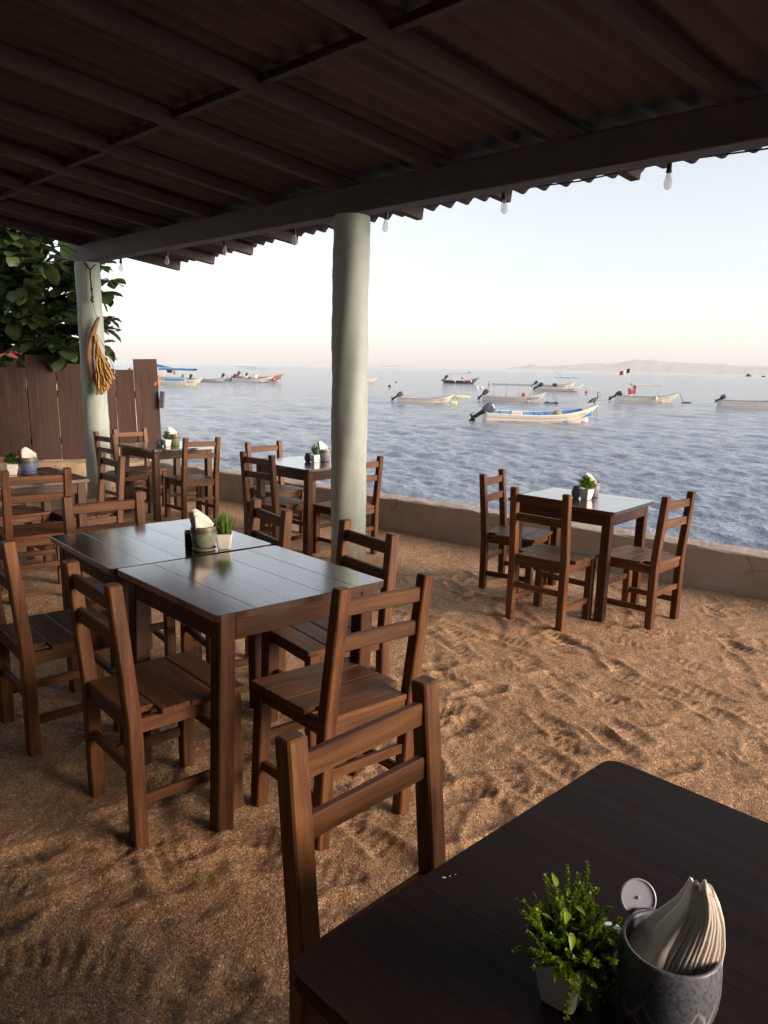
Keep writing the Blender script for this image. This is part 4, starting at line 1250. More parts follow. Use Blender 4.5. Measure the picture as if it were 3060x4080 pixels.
# open lidded jar and steel capped shaker behind the pot
r = empty('condiment_jar', (0.352, 0.874, zt7)); tag(r, 'dark blue jar with its pale lid flipped open behind the stoneware pot', 'jar', 'small round condiment jars')
mb = MB(); mb.lathe([(0.001, 0), (0.022, 0), (0.0255, 0.006), (0.0265, 0.075), (0.025, 0.083), (0.0225, 0.083), (0.0225, 0.012), (0.001, 0.012)], 32); mb.build('body', M['jar_navy'], r)
rl = Matrix.Rotation(-1.02, 3, 'X')
mb = MB(); mb.lathe([(0.001, -0.002), (0.021, -0.002), (0.0235, 0.0), (0.0235, 0.004), (0.022, 0.0045), (0.0208, 0.002), (0.0022, 0.0018), (0.002, 0.004), (0.001, 0.0045)], 36, c=(-0.006, 0.036, 0.090), mat=Matrix.Rotation(1.05, 3, 'X'), smooth=False)
mb.build('lid', M['lidgrey'], r)
mb = MB(); mb.bar((-0.010, 0.024, 0.079), (0.014, 0.024, 0.079), 0.006, 0.008); mb.build('hinge', M['lidgrey'], r)
shaker(0.302, 0.874, zt7, 'glass shaker with steel cap half hidden by the fern on the foreground table', M['chrome'], M['chrome'], 0.0145, 0.072)
mb = MB()
for i in range(3):
    mb.add([(0.009*i+0.003*math.cos(a)*(1+0.4*math.sin(a*3+i))/(1+i), 0.004*i+0.0022*math.sin(a)/(1+0.6*i), 0.0003) for a in np.linspace(0, 2*PI, 8)[:-1]], [list(range(7))])
o = mb.build('paper_scraps', M['napkin'], None, (0.105, 1.065, zt7+0.0005)); tag(o, 'tiny pale paper scraps lying on the foreground table', 'scraps')

# ------------------------------------------------------------------ dried palm ornament
orn = empty('palm_ornament', (-3.31, 8.98, 2.62)); tag(orn, 'dried palm husk with golden flower strands hanging on the left pillar', 'ornament')
OO = np.array(orn.location)
mb = MB()
mb.tube([np.array(p)-OO for p in ((-3.40, 9.0, 2.655), (-3.365, 8.985, 2.60), (-3.345, 8.98, 2.58))], 0.007, 6)
mb.tube([np.array(p)-OO for p in ((-3.29, 9.0, 2.64), (-3.32, 8.985, 2.60), (-3.345, 8.98, 2.58))], 0.007, 6)
mb.tube([np.array(p)-OO for p in ((-3.345, 8.98, 2.58), (-3.343, 8.975, 2.48), (-3.335, 8.975, 2.36), (-3.33, 8.97, 2.24))], [0.009, 0.007, 0.009, 0.006], 7)
mb.tube([np.array(p)-OO for p in ((-3.33, 8.97, 2.24), (-3.31, 8.965, 2.14), (-3.285, 8.96, 2.045))], 0.003, 5)
for zz, dx in ((2.37, 0.0), (2.28, 0.004), (2.255, -0.006), (2.235, 0.003)):
    mb.lathe([(0.002, -0.016), (0.014, -0.008), (0.016, 0.004), (0.006, 0.015)], 9, c=(-3.334+dx-OO[0], 8.972-OO[1], zz-OO[2]))
mb.build('cord', M['cord'], orn)
# husk: long boat shaped shell, open toward the strands
mb = MB(); P = np.zeros((30, 11, 3))
for i in range(30):
    t = i/29
    zc = 2.062-0.84*t
    wv = 0.095*math.sin(PI*min(1, t*0.93+0.03))**0.75+0.004
    cxm = -3.29-0.118*math.sin(PI*t)**0.9-0.03*t*t+0.03*t**6
    for j in range(11):
        a = -0.3+(j/10)*(PI*1.05)
        P[i, j] = (cxm+wv*0.42*math.cos(PI-a)+0.02, 8.955-wv*0.6*math.sin(a)+0.03, zc+0.01*math.sin(j))
mb.grid(P-OO); hb = mb.build('husk', M['husk'], orn); md = hb.modifiers.new('t', 'SOLIDIFY'); md.thickness = 0.006
mb = MB(); g = random.Random(4)
for i in range(74):
    q = i/73
    x0 = -3.312+0.01*g.random(); z0 = 1.87-0.12*g.random()
    x1 = -3.315+0.20*q**0.9+g.uniform(-0.010, 0.010); z1 = 1.21+0.20*q*q+g.uniform(-0.03, 0.05)
    y0 = 8.95+g.uniform(-0.02, 0.02); y1 = 8.93+g.uniform(-0.045, 0.045)
    pts = []; rad = []
    for k_ in range(15):
        t = k_/14
        pts.append(np.array((x0+(x1-x0)*t**1.25+0.006*math.sin(t*16+i), y0+(y1-y0)*t+0.005*math.cos(t*13+i), z0+(z1-z0)*t))-OO)
        rad.append(0.0045+0.0048*abs(math.sin(t*17+i*1.3))*(0.3+0.7*t))
    mb.tube(pts, rad, 5, True)
mb.build('strands', M['straw'], orn)
mb = MB()
pts = [np.array((-3.30+0.21*t, 8.95, 1.88-0.30*t-0.15*t*t))-OO for t in np.linspace(0, 1, 12)]
mb.tube(pts, 0.0035, 5)
for k_ in range(7, 12):
    mb.lathe([(0.001, -0.01), (0.007, 0), (0.001, 0.01)], 6, c=tuple(pts[k_]+np.array((0.004, 0, -0.012))))
mb.build('twig', M['husk'], orn)

# ------------------------------------------------------------------ almond tree beyond the fence
tree = empty('almond_tree', (-5.2, 11.2, -0.2)); tag(tree, 'dense tree with big leathery leaves behind the left pillar and fence', 'tree')
TO = np.array(tree.location)
mb = MB(); mb.tube([np.array(p)-TO for p in ((-5.2, 11.2, -0.4), (-5.1, 11.15, 0.6), (-4.85, 10.95, 1.5), (-4.8, 10.8, 2.3), (-4.95, 10.8, 3.2), (-5.0, 10.9, 4.1))], [0.17, 0.14, 0.12, 0.11, 0.09, 0.06], 12)
mb.build('trunk', M['bark'], tree)
g = random.Random(14)
brs = []
for i in range(34):
    z0 = g.uniform(1.3, 3.9)
    tip = np.array((g.uniform(-6.6, -3.95), g.uniform(9.9, 12.2), g.uniform(1.5, 4.4)))
    if tip[0]/tip[1] > -0.385: tip[0] = -0.385*tip[1]-g.uniform(0, 0.6)
    brs.append((np.array((-4.9+g.uniform(-0.05, 0.05), 10.85, z0)), tip))
for tp in ((-3.61, 10.35, 2.60), (-3.64, 10.20, 2.42), (-3.74, 10.30, 2.78), (-3.64, 10.35, 2.12), (-3.69, 10.30, 1.98), (-3.74, 10.25, 1.80), (-3.77, 10.20, 1.66), (-4.15, 9.95, 1.78), (-4.45, 9.95, 1.82), (-4.05, 9.9, 1.70), (-4.9, 9.85, 2.6), (-4.5, 9.85, 2.45), (-4.25, 9.85, 2.75)):
    brs.append((np.array((-4.85, 10.8, tp[2]-0.1)), np.array(tp)))
mb = MB()
for a, b_ in brs:
    mid = (a+b_)/2+np.array((g.uniform(-.1, .1), g.uniform(-.1, .1), g.uniform(0, .2)))
    mb.tube([a-TO, mid-TO, b_-TO], [0.03, 0.018, 0.008], 6)
mb.build('branch', M['bark'], tree)
def big_leaf(mb, base, d, up, ln, wd, droop, tint):
    d = np.array(d, float); d /= np.linalg.norm(d); up = np.array(up, float)
    s = np.cross(d, up); s /= np.linalg.norm(s)+1e-9; u = np.cross(s, d)
    n = 8; vs_ = []; fs = []
    ph = g.uniform(0, 6)
    for i in range(n+1):
        t = i/n
        c = np.array(base)+d*ln*t-u*droop*ln*t*t*0.55
        wl = wd*(math.sin(PI*min(1.0, t**1.35*0.97))**0.75+0.03) if t < 0.999 else wd*0.06
        ed = wl*(1+0.07*math.sin(t*15+ph))
        vs_ += [c-s*ed+u*ed*0.22, c-s*ed*0.5+u*ed*0.05+u*0.004*math.sin(t*30), c, c+s*ed*0.5+u*ed*0.05+u*0.004*math.sin(t*28), c+s*ed+u*ed*0.22*(1+0.3*math.sin(t*9+ph))]
    for i in range(n):
        for j in range(4):
            a = i*5+j; fs.append([a, a+1, a+6, a+5])
    mb.add(vs_, fs, None, tint, 0, True)
mb = MB()
for a, b_ in brs:
    for q in (1.0, 0.8, 0.6, 0.42):
        c = a+(b_-a)*q
        if q < 1: c = c+np.array((g.uniform(-.12, .12), g.uniform(-.12, .12), g.uniform(-.08, .08)))
        nl = g.randint(8, 12)
        a0 = g.uniform(0, 6)
        for i in range(nl):
            an = a0+i*2*PI/nl+g.uniform(-.3, .3)
            el = g.uniform(-0.75, 0.5)
            d = (math.cos(an)*math.cos(el), math.sin(an)*math.cos(el), math.sin(el))
            ln = g.uniform(0.11, 0.31)
            big_leaf(mb, c-TO, d, (g.uniform(-.35, .35), g.uniform(-.35, .35), 1), ln, ln*g.uniform(0.30, 0.40), g.uniform(0.1, 0.8), min(1, max(0, g.gauss(0.42, 0.34))))
# inner fill so the crown is dense toward the left
for i in range(1350):
    c = np.array((g.uniform(-7.2, -3.8), g.uniform(10.2, 13.2), g.uniform(1.35, 4.6)))
    if c[0]/c[1] > -0.375: continue
    an = g.uniform(0, 2*PI); el = g.uniform(-0.9, 0.4); ln = g.uniform(0.13, 0.34)
    big_leaf(mb, c-TO, (math.cos(an)*math.cos(el), math.sin(an)*math.cos(el), math.sin(el)), (g.uniform(-.4, .4), g.uniform(-.4, .4), 1), ln, ln*0.36, g.uniform(0.1, 0.8), min(1, max(0, g.gauss(0.36, 0.3))))
mb.build('crown', M['treeleaf'], tree)

# ------------------------------------------------------------------ beyond the fence: house, boulders
hs = empty('beach_house', (-12.6, 27, -0.6)); tag(hs, 'small cream house with a red painted band glimpsed above the fence', 'house')
mb = MB(); mb.box((0, 0, 0.9), (2.6, 3, 2.05), 0.02); mb.build('wall', M['houseplaster'], hs)
mb = MB(); mb.box((0, 0, 2.20), (2.62, 3.02, 0.55), 0.02); mb.build('red_band', M['housered'], hs)
mb = MB(); mb.box((0, 0, 2.53), (2.9, 3.3, 0.1), 0.02); mb.build('roof', M['rooftile'], hs)
rock('boulder', (-10.2, 24, 0.7), (1.5, 1.2, 1.1), 33, 'rough stone heap right of the small house, above the fence', 'boulder', M['shorerock'])
rock('boulder', (-4.80, 14.2, 0.55), (0.36, 0.4, 0.98), 35, 'pinkish boulder showing over the fence, right of the left pillar', 'boulder', M['shorerock'])
rock('boulder', (-4.50, 14.5, 0.45), (0.24, 0.4, 0.92), 38, 'darker boulder half hidden by the tall fence board', 'boulder', M['shorerock'])
mb = MB(); pg = [(-3.35, 10.62), (-5.3, 15.5), (-15.5, 46), (-52, 46), (-52, 6), (-6.6, 9.2)]
mb.add([(x, y, -0.16) for x, y in pg]+[(x, y, -2.2) for x, y in pg], [[0, 1, 2, 3, 4, 5]]+[[k_, (k_+1) % 6, (k_+1) % 6+6, k_+6] for k_ in range(6)])
o = mb.build('shore_ground', M['sand']); tag(o, kind='structure')

# ------------------------------------------------------------------ boats
def hull_fn(Lh, B, s0=0.55, bow=1.17, rake=0.16):
    def sheer(t): return s0-0.22*t+(bow-s0+0.22)*t**4 if True else 0
    def pt(t, v, inset=0.0):
        if t < 0.42: bs = B/2*(0.86+0.14*math.sin(t/0.42*PI/2))
        else: bs = B/2*max(0.0, 1-((t-0.42)/0.585)**2.3)
        bc = bs*(0.84-0.55*t**2.2)
        zc = -0.12+0.14*max(0, t-0.70)**1.3
        zs = sheer(t)
        yy = bc+(bs-bc)*v**0.85
        lap = 0.012*((v > 0.33)+(v > 0.66)) if t < 0.97 else 0
        x = Lh*(t-rake*t**5*(1-v)**1.2)
        return np.array((x, max(yy+lap-inset, 0.0), zc+(zs-zc)*v))
    return pt, sheer
def text_mesh(body, size):
    cu = bpy.data.curves.new('t', 'FONT'); cu.body = body; cu.size = size; cu.shear = 0.25 if len(body) else 0
    cu.resolution_u = 3
    ob = bpy.data.objects.new('t', cu); COL.objects.link(ob)
    bpy.context.view_layer.update()
    me = bpy.data.meshes.new_from_object(ob.evaluated_get(bpy.context.evaluated_depsgraph_get()))
    V = np.array([v.co[:] for v in me.vertices]); F = [list(p.vertices) for p in me.polygons]
    bpy.data.objects.remove(ob)
    return V, F
def outboard(parent, x, y, z, s, mat, tilt, mat2=None, yaw=0.0, simple=False):
    """tilted up outboard: rounded cowling over the transom, leg and propeller swung out aft"""
    s = s*0.70; piv = empty('outboard_motor', (x+0.06, y, z-0.1*s), (0, 0, yaw)); piv.parent = parent
    Rm = Matrix.Rotation(tilt, 3, 'Y')
    mb = MB(); P = []
    for i, (zz, hx, hy, cx) in enumerate([(-0.06, 0.10, 0.09, -0.02), (-0.03, 0.17, 0.13, -0.02), (0.10, 0.235, 0.17, -0.02), (0.30, 0.27, 0.18, 0.0), (0.46, 0.26, 0.17, 0.02), (0.56, 0.20, 0.14, 0.025), (0.60, 0.10, 0.07, 0.02)]):
        ring = []
        for j in range(21):
            a = 2*PI*j/20; c, s_ = math.cos(a), math.sin(a)
            ring.append((cx+hx*math.copysign(abs(c)**0.5, c), hy*math.copysign(abs(s_)**0.5, s_), zz))
        P.append(ring)
    P = np.array(P)*s
    P = P @ np.array(Rm).T
    mb.grid(P); mb.add(P[-1][:20], [list(range(20))]); mb.add(P[0][:20], [list(range(20))[::-1]])
    mb.build('cowling', mat, piv)
    mb = MB()
    mb.prism([(-0.02, 0, 0.05, 0.13, 0.09), (-0.03, 0, -0.18, 0.10, 0.065), (-0.04, 0, -0.52, 0.085, 0.04), (-0.05, 0, -0.72, 0.10, 0.035)], 0.012)
    mb.box((-0.10, 0, -0.50), (0.36, 0.20, 0.018), 0.004)
    mb.tube([(0.16, 0, -0.66), (0.10, 0, -0.66), (-0.16, 0, -0.66), (-0.24, 0, -0.66)], [0.01, 0.05, 0.06, 0.045], 12)
    mb.prism([(-0.02, 0, -0.92, 0.03, 0.008), (0.0, 0, -0.70, 0.10, 0.012)], 0.003)
    for k_ in range(3):
        a = k_*2*PI/3
        mb.bar((-0.27, 0.03*math.cos(a), -0.66+0.03*math.sin(a)), (-0.25, 0.14*math.cos(a), -0.66+0.14*math.sin(a)), 0.09, 0.012, 0.003, up=(1, 0.3*math.cos(a), 0.3))
    V = np.array(mb.v)*s @ np.array(Rm).T; mb.v = [tuple(p) for p in V]
    mb.build('lower_unit', mat2 or M['engine_dark'], piv)
    mb = MB(); mb.box((0.10*s, 0, -0.16*s), (0.12*s, 0.24*s, 0.34*s), 0.02); mb.bar((0.12*s, 0.05*s, 0.06*s), (0.62*s, 0.05*s, 0.26*s), 0.035*s, 0.035*s, 0.008)
    mb.build('bracket', mat2 or M['engine_dark'], piv)
    return piv
def boat(name, stern, heading, Lh, B, hullm, label, trim=None, inner=None, bottom=None, s0=0.55, bow=1.17, benches=(0.25, 0.5, 0.72), text=None, tsize=0.3, tpos=(0.72, 0.42), inkm=None, pitch=0.0, floor=0.05, group='boats moored in the bay', stern_text=False, roll=0.0):
    r = empty(name, (stern[0], stern[1], SEA), (roll, -pitch, math.radians(90-heading)))
    tag(r, label, 'boat', group)
    pt, sheer = hull_fn(Lh, B, s0, bow)
    ts = np.concatenate([np.linspace(0, 0.6, 13), np.linspace(0.64, 1, 14)])
    vv = [0, 0.15, 0.325, 0.335, 0.5, 0.655, 0.665, 0.85, 1.0]
    mb = MB()
    for sg in (-1, 1):
        P = np.array([[pt(t, v)*np.array((1, sg, 1)) for v in vv] for t in ts])
        mb.grid(P, flip=(sg > 0))
        # bottom from keel to chine
        K = np.array([[np.array((pt(t, 0)[0], 0, pt(t, 0)[2]-0.14*(1-t**3))), pt(t, 0)*np.array((1, sg, 1))] for t in ts])
        mb.grid(K, flip=(sg > 0), mi=1 if bottom else 0)
    tr = [pt(0, v)*np.array((1, -1, 1)) for v in vv[::-1]]+[np.array((0, 0, pt(0, 0)[2]-0.14))]+[pt(0, v) for v in vv]
    mb.add(tr, [list(range(len(tr)))[::-1]])
    mats = [hullm, bottom or hullm]
    mb.build('hull', mats, r)
    if bottom:
        mb = MB()
        for sg in (-1, 1):
            P = []
            for t in np.linspace(0.5, 0.985, 24):
                zc, zs = pt(t, 0)[2], pt(t, 1)[2]
                top = 0.03+0.05*((t-0.5)/0.5)
                vt = max(0.02, (top-zc)/(zs-zc))
                P.append([(pt(t, v)+np.array((0, 0.006, 0)))*np.array((1, sg, 1)) for v in (0, vt*0.5, vt)])
            mb.grid(np.array(P), flip=(sg > 0))
        mb.build('boot_stripe', bottom, r)
    # interior liner
    mb = MB()
    for sg in (-1, 1):
        P = []
        for t in np.linspace(0.012, 0.955, 22):
            e = pt(t, 1.0, 0.05); zs = e[2]
            zf = min(zs-0.05, floor+1.6*max(0, t-0.70))
            y = max(e[1]-0.012*2, 0.0)
            zc = pt(t, 0)[2]; yv = lambda z_: min(y, max(0.0, pt(t, max(0, (z_-zc)/(e[2]-zc)), 0.06)[1]-0.012))
            P.append([(e[0]*0.992, sg*y, zs-0.004), (e[0]*0.992, sg*yv((zs+zf)/2), (zs+zf)/2), (e[0]*0.99, sg*yv(zf)*0.97, zf), (e[0]*0.99, 0, zf)])
        mb.grid(np.array(P), flip=(sg < 0))
    e = pt(0.012, 1, 0.05)
    mb.add([(e[0], -e[1], e[2]), (e[0], e[1], e[2]), (e[0], e[1]*0.86, floor), (e[0], -e[1]*0.86, floor)], [[0, 1, 2, 3]])
    # ribs
    for t in np.linspace(0.16, 0.78, 7):
        e = pt(t, 1, 0.075); 
        for sg in (-1, 1):
            mb.bar((e[0], sg*(pt(t, 0.35, 0.1)[1]-0.04), max(floor, pt(t, 0.35)[2])), (e[0], sg*(e[1]-0.035), e[2]-0.02), 0.05, 0.03, 0.004, up=(1, 0, 0))
    mb.build('liner', inner or hullm, r)
    # gunwale
    mb = MB()
    for sg in (-1, 1):
        P = []
        for t in np.linspace(0, 0.998, 34):
            a = pt(t, 1); inn = max(a[1]-0.085, 0.0)
            P.append([(a[0], sg*(a[1]+0.022), a[2]-0.05), (a[0], sg*(a[1]+0.026), a[2]+0.002), (a[0], sg*(a[1]+0.01), a[2]+0.016), (a[0], sg*inn, a[2]+0.016), (a[0], sg*inn, a[2]-0.03)])
        mb.grid(np.array(P), flip=(sg < 0), smooth=False)
    a = pt(0, 1)
    mb.bar((0.03, -a[1], a[2]-0.005), (0.03, a[1], a[2]-0.005), 0.09, 0.05, 0.008)
    a = pt(0.95, 1)
    mb.add([(pt(0.86, 1)[0], -pt(0.86, 1)[1]*0.9, pt(0.86, 1)[2]+0.004), (pt(0.86, 1)[0], pt(0.86, 1)[1]*0.9, pt(0.86, 1)[2]+0.004), (pt(0.93, 1)[0], pt(0.93, 1)[1]*0.95, pt(0.93, 1)[2]+0.008), (pt(0.99, 1)[0], 0.02, pt(0.99, 1)[2]+0.012), (pt(0.99, 1)[0], -0.02, pt(0.99, 1)[2]+0.012), (pt(0.93, 1)[0], -pt(0.93, 1)[1]*0.95, pt(0.93, 1)[2]+0.008)], [[0, 1, 2, 3, 4, 5]])
    mb.build('gunwale', trim or hullm, r)
    for t in benches:
        e = pt(t, 1, 0.08); mb = MB()
        mb.box((e[0], 0, e[2]-0.16), (0.26, e[1]*1.9, 0.035), 0.006)
        mb.box((e[0], 0, (e[2]-0.18+floor)/2), (0.20, e[1]*1.7, e[2]-0.18-floor), 0.006)
        mb.build('bench', inner or hullm, r)
    if text:
        V, F = text_mesh(text, tsize)
        mb = MB(); vs_ = []
        w = V[:, 0].max()
        t0, v0 = tpos
        for p in V:
            t = t0+p[0]/Lh
            zs, zc = pt(t, 1)[2], pt(t, 0)[2]
            v = v0+p[1]/(zs-zc)
            a = pt(t, v)
            vs_.append((a[0], -(a[1]+0.014), a[2]))
        mb.add(vs_, F); mb.build('name_lettering', inkm or M['ink'], r)
    if stern_text:
        V, F = text_mesh('MAT-' if False else 'I I IIII II I', 0.09)
        mb = MB(); vs_ = []
        for p in V:
            t = 0.07+p[0]*1.6/Lh; a = pt(t, 0.74+p[1]/(pt(t, 1)[2]-pt(t, 0)[2])); vs_.append((a[0], -(a[1]+0.014), a[2]))
        mb.add(vs_, F); mb.build('registration_marks', M['ink_faded'], r)
    return r, pt
def canopy(r, pt, t0, t1, hgt, mat, B, sag=0.05, posts=(0.0, 0.33, 0.66, 1.0), arch=0.12, over_=0.06, valance=False, slope=0.0):
    cn = MB(); n, m = 14, 9
    x0, x1 = pt(t0, 1)[0], pt(t1, 1)[0]
    P = np.zeros((n, m, 3))
    for i in range(n):
        q = i/(n-1)
        for j in range(m):
            u = j/(m-1)*2-1
            zz = hgt+arch*(1-u*u)-sag*math.sin(PI*((q*(len(posts)-1)) % 1.0))+slope*q
            P[i, j] = (x0-over_*3+(x1-x0+over_*6)*q, u*(B/2*0.86), zz)
    cn.grid(P); Q = P.copy(); Q[:, :, 2] -= 0.012; cn.grid(Q, flip=True)
    if valance:
        for sg, j in ((-1, 0), (1, m-1)):
            S = np.zeros((n*3, 2, 3))
            for i in range(n*3):
                q = i/(n*3-1); k_ = min(n-1, int(round(q*(n-1))))
                S[i, 0] = (x0-over_*3+(x1-x0+over_*6)*q, P[k_, j, 1], P[k_, j, 2]); S[i, 1] = S[i, 0]-np.array((0, 0, 0.09+0.05*abs(math.sin(i*0.8))))
            cn.grid(S)
    can = cn.build('canopy', mat, r)
    for q in posts:
        t = t0+(t1-t0)*q
        for sg in (-1, 1):
            mb = MB(); a = pt(t, 1, 0.05)
            mb.tube([(a[0], sg*a[1], a[2]), (a[0], sg*(a[1]*0.98), (a[2]+hgt)/2), (a[0], sg*B/2*0.84, hgt+0.01+slope*q)], 0.019, 6)
            mb.build('canopy_post', M['pole'], r)
    return can
def console(r, pt, t, w=0.6, h=0.95, mat=None):
    e = pt(t, 1); mb = MB()
    mb.box((e[0], 0, 0.05+h/2), (0.5, w, h), 0.04); mb.box((e[0]-0.42, 0, 0.42), (0.4, w, 0.1), 0.03); mb.box((e[0]-0.55, 0, 0.66), (0.06, w, 0.45), 0.02)
    mb.box((e[0]-0.42, 0, 0.22), (0.34, w*0.9, 0.36), 0.02)
    mb.build('console', mat or M['hull_white'], r)
    mb = MB()
    mb.add([(e[0]+0.16, -w*0.42, 0.05+h), (e[0]+0.16, w*0.42, 0.05+h), (e[0]-0.02, w*0.36, 0.05+h+0.32), (e[0]-0.02, -w*0.36, 0.05+h+0.32)], [[0, 1, 2, 3]])
    mb.build('windscreen', M['canvas_grey'], r)
def rope(r, pts, mat=None, rad=0.014, name='mooring_rope'):
    P = [np.array(p, float) for p in pts]
    out = []
    for i in range(len(P)-1):
        for q in np.linspace(0, 1, 7)[:-1]:
            s = P[i]*(1-q)+P[i+1]*q; s = s-np.array((0, 0, 0.10*math.sin(PI*q)*np.linalg.norm(P[i+1]-P[i])*0.6)); out.append(s)
    out.append(P[-1])
    mb = MB(); mb.tube(out, rad, 5); mb.build(name, mat or M['rope'], r)
def fender(r, p, mat, R=0.11, h=0.42):
    mb = MB(); mb.lathe([(0.01, -h/2), (R*0.8, -h/2+0.05), (R, -h/2+0.12), (R, h/2-0.12), (R*0.7, h/2-0.03), (0.02, h/2)], 14, c=p); mb.build('fender', mat, r)
def ball(r, p, R, mat, name='float'):
    mb = MB(); mb.lathe([(R*math.sin(a)+0.001, -R*math.cos(a)) for a in np.linspace(0, PI, 9)], 14, c=p); mb.build(name, mat, r)

# nearest boat, blue inside, with the pelican
r, pt = boat('panga_boat', (6.13, 48.45), 86, 7.15, 1.75, M['hull_cream'], 'nearest cream boat with light blue inside and a pelican on its bow', trim=M['hull_cream'], inner=M['blue_in'], s0=0.58, bow=1.13, benches=(0.18, 0.34, 0.52, 0.70), text='Yamani', tsize=0.17, tpos=(0.84, 0.66), inkm=M['ink_faded'], roll=0.095)
outboard(r, -0.10, 0, 0.72, 1.75, M['engine'], 0.95)
mb = MB(); mb.box((1.9, -0.25, 0.55), (0.75, 0.5, 0.28), 0.08); mb.build('white_tarp', M['canvas_white'], r)
mb = MB(); mb.lathe([(0.01, 0), (0.30, 0.0), (0.28, 0.14), (0.18, 0.25), (0.03, 0.28)], 12, c=(4.55, -0.15, 0.48)); mb.build('net_heap', M['shorerock'], r)
rope(r, [(7.0, 0, 1.18), (7.1, -0.1, 0.5), (7.15, -0.1, -0.05)]); rope(r, [(6.95, 0.1, 1.15), (6.95, 0.05, 0.5), (7.1, -0.05, 0.0)], rad=0.01)
mb = MB(); mb.lathe([(0.01, -0.3), (0.2, -0.22), (0.22, 0.15), (0.12, 0.3), (0.01, 0.32)], 14, c=(0, 0, 0), mat=Matrix.Rotation(1.2, 3, 'Y'))
o = mb.build('mooring_buoy', M['hull_cream'], None, (12.45, 49.1, SEA+0.1)); tag(o, 'cream mooring buoy floating under the bow of the boat with the pelican', 'buoy', 'mooring buoys')
bow_o = Matrix.Rotation(math.radians(4), 3, 'Z') @ Vector((6.90, 0, 1.13))
PEL = np.array((6.13+bow_o[0], 48.45+bow_o[1], SEA+1.12))
# Socorro
r, pt = boat('panga_boat', (9.64, 78.4), 101, 6.3, 1.7, M['hull_grey'], 'pale grey boat lettered Socorro with a sagging canopy frame and red ball', trim=M['hull_grey'], inner=M['hull_white'], s0=0.56, bow=1.02, text='Socorro', tsize=0.40, tpos=(0.70, 0.50), stern_text=True)
outboard(r, 0.05, 0, 0.80, 1.35, M['engine'], 0.75)
canopy(r, pt, 0.17, 0.74, 1.62, M['canvas_grey'], 1.7, 0.03, (0, 0.35, 0.68, 1.0), 0.16)
ball(r, (4.05, -0.3, 0.72), 0.22, M['red']); rope(r, [(6.25, 0, 1.2), (6.5, -0.1, 0.4), (6.6, 0, -0.05)]); rope(r, [(6.25, 0, 1.1), (7.2, -0.4, 0.35), (8.3, -0.6, -0.03)], rad=0.010)
# Scuryl, with T-top, and its neighbour
r, pt = boat('skiff_boat', (23.3, 120.5), 100, 6.8, 1.9, M['hull_grey'], 'white boat lettered Scuryl with console, blue top and fishing rods', trim=M['hull_cream'], inner=M['hull_white'], bottom=M['antifoul'], s0=0.52, bow=1.08, text='Scuryl', tsize=0.44, tpos=(0.64, 0.50), benches=(0.15,))
outboard(r, 0.05, 0.25, 0.85, 1.7, M['engine_navy'], 0.95)
console(r, pt, 0.62); canopy(r, pt, 0.46, 0.76, 2.05, M['canvas_blue'], 1.7, 0.0, (0.25, 0.75), 0.06, 0.25)
mb = MB(); mb.box((2.5, 0, 0.95), (0.75, 0.7, 0.5), 0.12); mb.build('seat', M['engine_navy'], r)
for y in (-0.6, 0.55):
    mb = MB(); mb.tube([(3.5, y, 2.1), (2.0, y*1.5, 3.3)], [0.02, 0.008], 5); mb.build('fishing_rod', M['ink_faded'], r)
rope(r, [(6.7, 0, 1.15), (7.4, 0, 0.3), (7.8, 0, -0.03)])
o = MB(); o.lathe([(0.24*math.sin(a)+0.001, -0.24*math.cos(a)) for a in np.linspace(0, PI, 9)], 14); o = o.build('mooring_buoy', M['red'], None, (29.0, 113.6, SEA+0.12)); tag(o, 'red ball buoy off the bow of the boat lettered Scuryl', 'buoy', 'mooring buoys')
r, pt = boat('skiff_boat', (25.6, 136.0), 100, 7.0, 1.9, M['hull_grey'], 'pale boat mostly hidden behind the boat lettered Scuryl', trim=M['grey_trim'], inner=M['hull_white'], s0=0.7, bow=1.38)
outboard(r, 0.05, 0, 0.95, 1.4, M['engine_navy'], 0.85)
# flag boat
r, pt = boat('panga_boat', (25.1, 85.6), 101, 6.65, 1.75, M['hull_cream'], 'cream boat with pale canopy, red life vests and a Mexican flag', trim=M['teal'], inner=M['hull_white'], bottom=None, s0=0.62, bow=1.12, text='Tayde', tsize=0.26, tpos=(0.76, 0.60), inkm=M['ink_faded'])
outboard(r, -0.02, 0, 0.72, 1.55, M['engine_navy'], 1.0)
canopy(r, pt, 0.25, 0.66, 1.85, M['canvas_white'], 1.6, 0.05, (0.0, 1.0), 0.10, 0.05, valance=True)
mb = MB(); mb.tube([(1.6, 0.1, 2.1), (1.25, 0.1, 3.55)], 0.014, 6); mb.build('flag_pole', M['pole'], r)
fl = MB()
for k_, mi in ((0, 0), (1, 1), (2, 2)):
    P = np.zeros((7, 5, 3))
    for i in range(7):
        u = (k_+i/6)/3
        for j in range(5):
            P[i, j] = (1.26-1.02*u+0.06*j/4*0, 0.1+0.05*math.sin(u*7), 3.52-0.36*u-0.55*(j/4)+0.03*math.sin(u*9)-0.10*(j/4)*(-1))
    fl.grid(P, mi=mi)
ft = fl.build('flag', [M['flaggreen'], M['flagwhite'], M['flagred']], r); md = ft.modifiers.new('t', 'SOLIDIFY'); md.thickness = 0.008
mb = MB(); mb.lathe([(0.001, -0.008), (0.07, -0.004), (0.05, 0.006), (0.001, 0.008)], 10, c=(0.76, 0.085, 3.10), mat=Matrix.Rotation(PI/2, 3, 'X')); mb.build('flag_emblem', M['ink_faded'], r)
for x, w, h, z in ((1.45, 0.42, 0.50, 0.95), (1.85, 0.36, 0.95, 1.3), (1.35, 0.34, 0.34, 1.25)):
    mb = MB(); mb.box((x, -0.35, z), (w, 0.22, h), 0.07); mb.build('life_vest', M['red'], r)
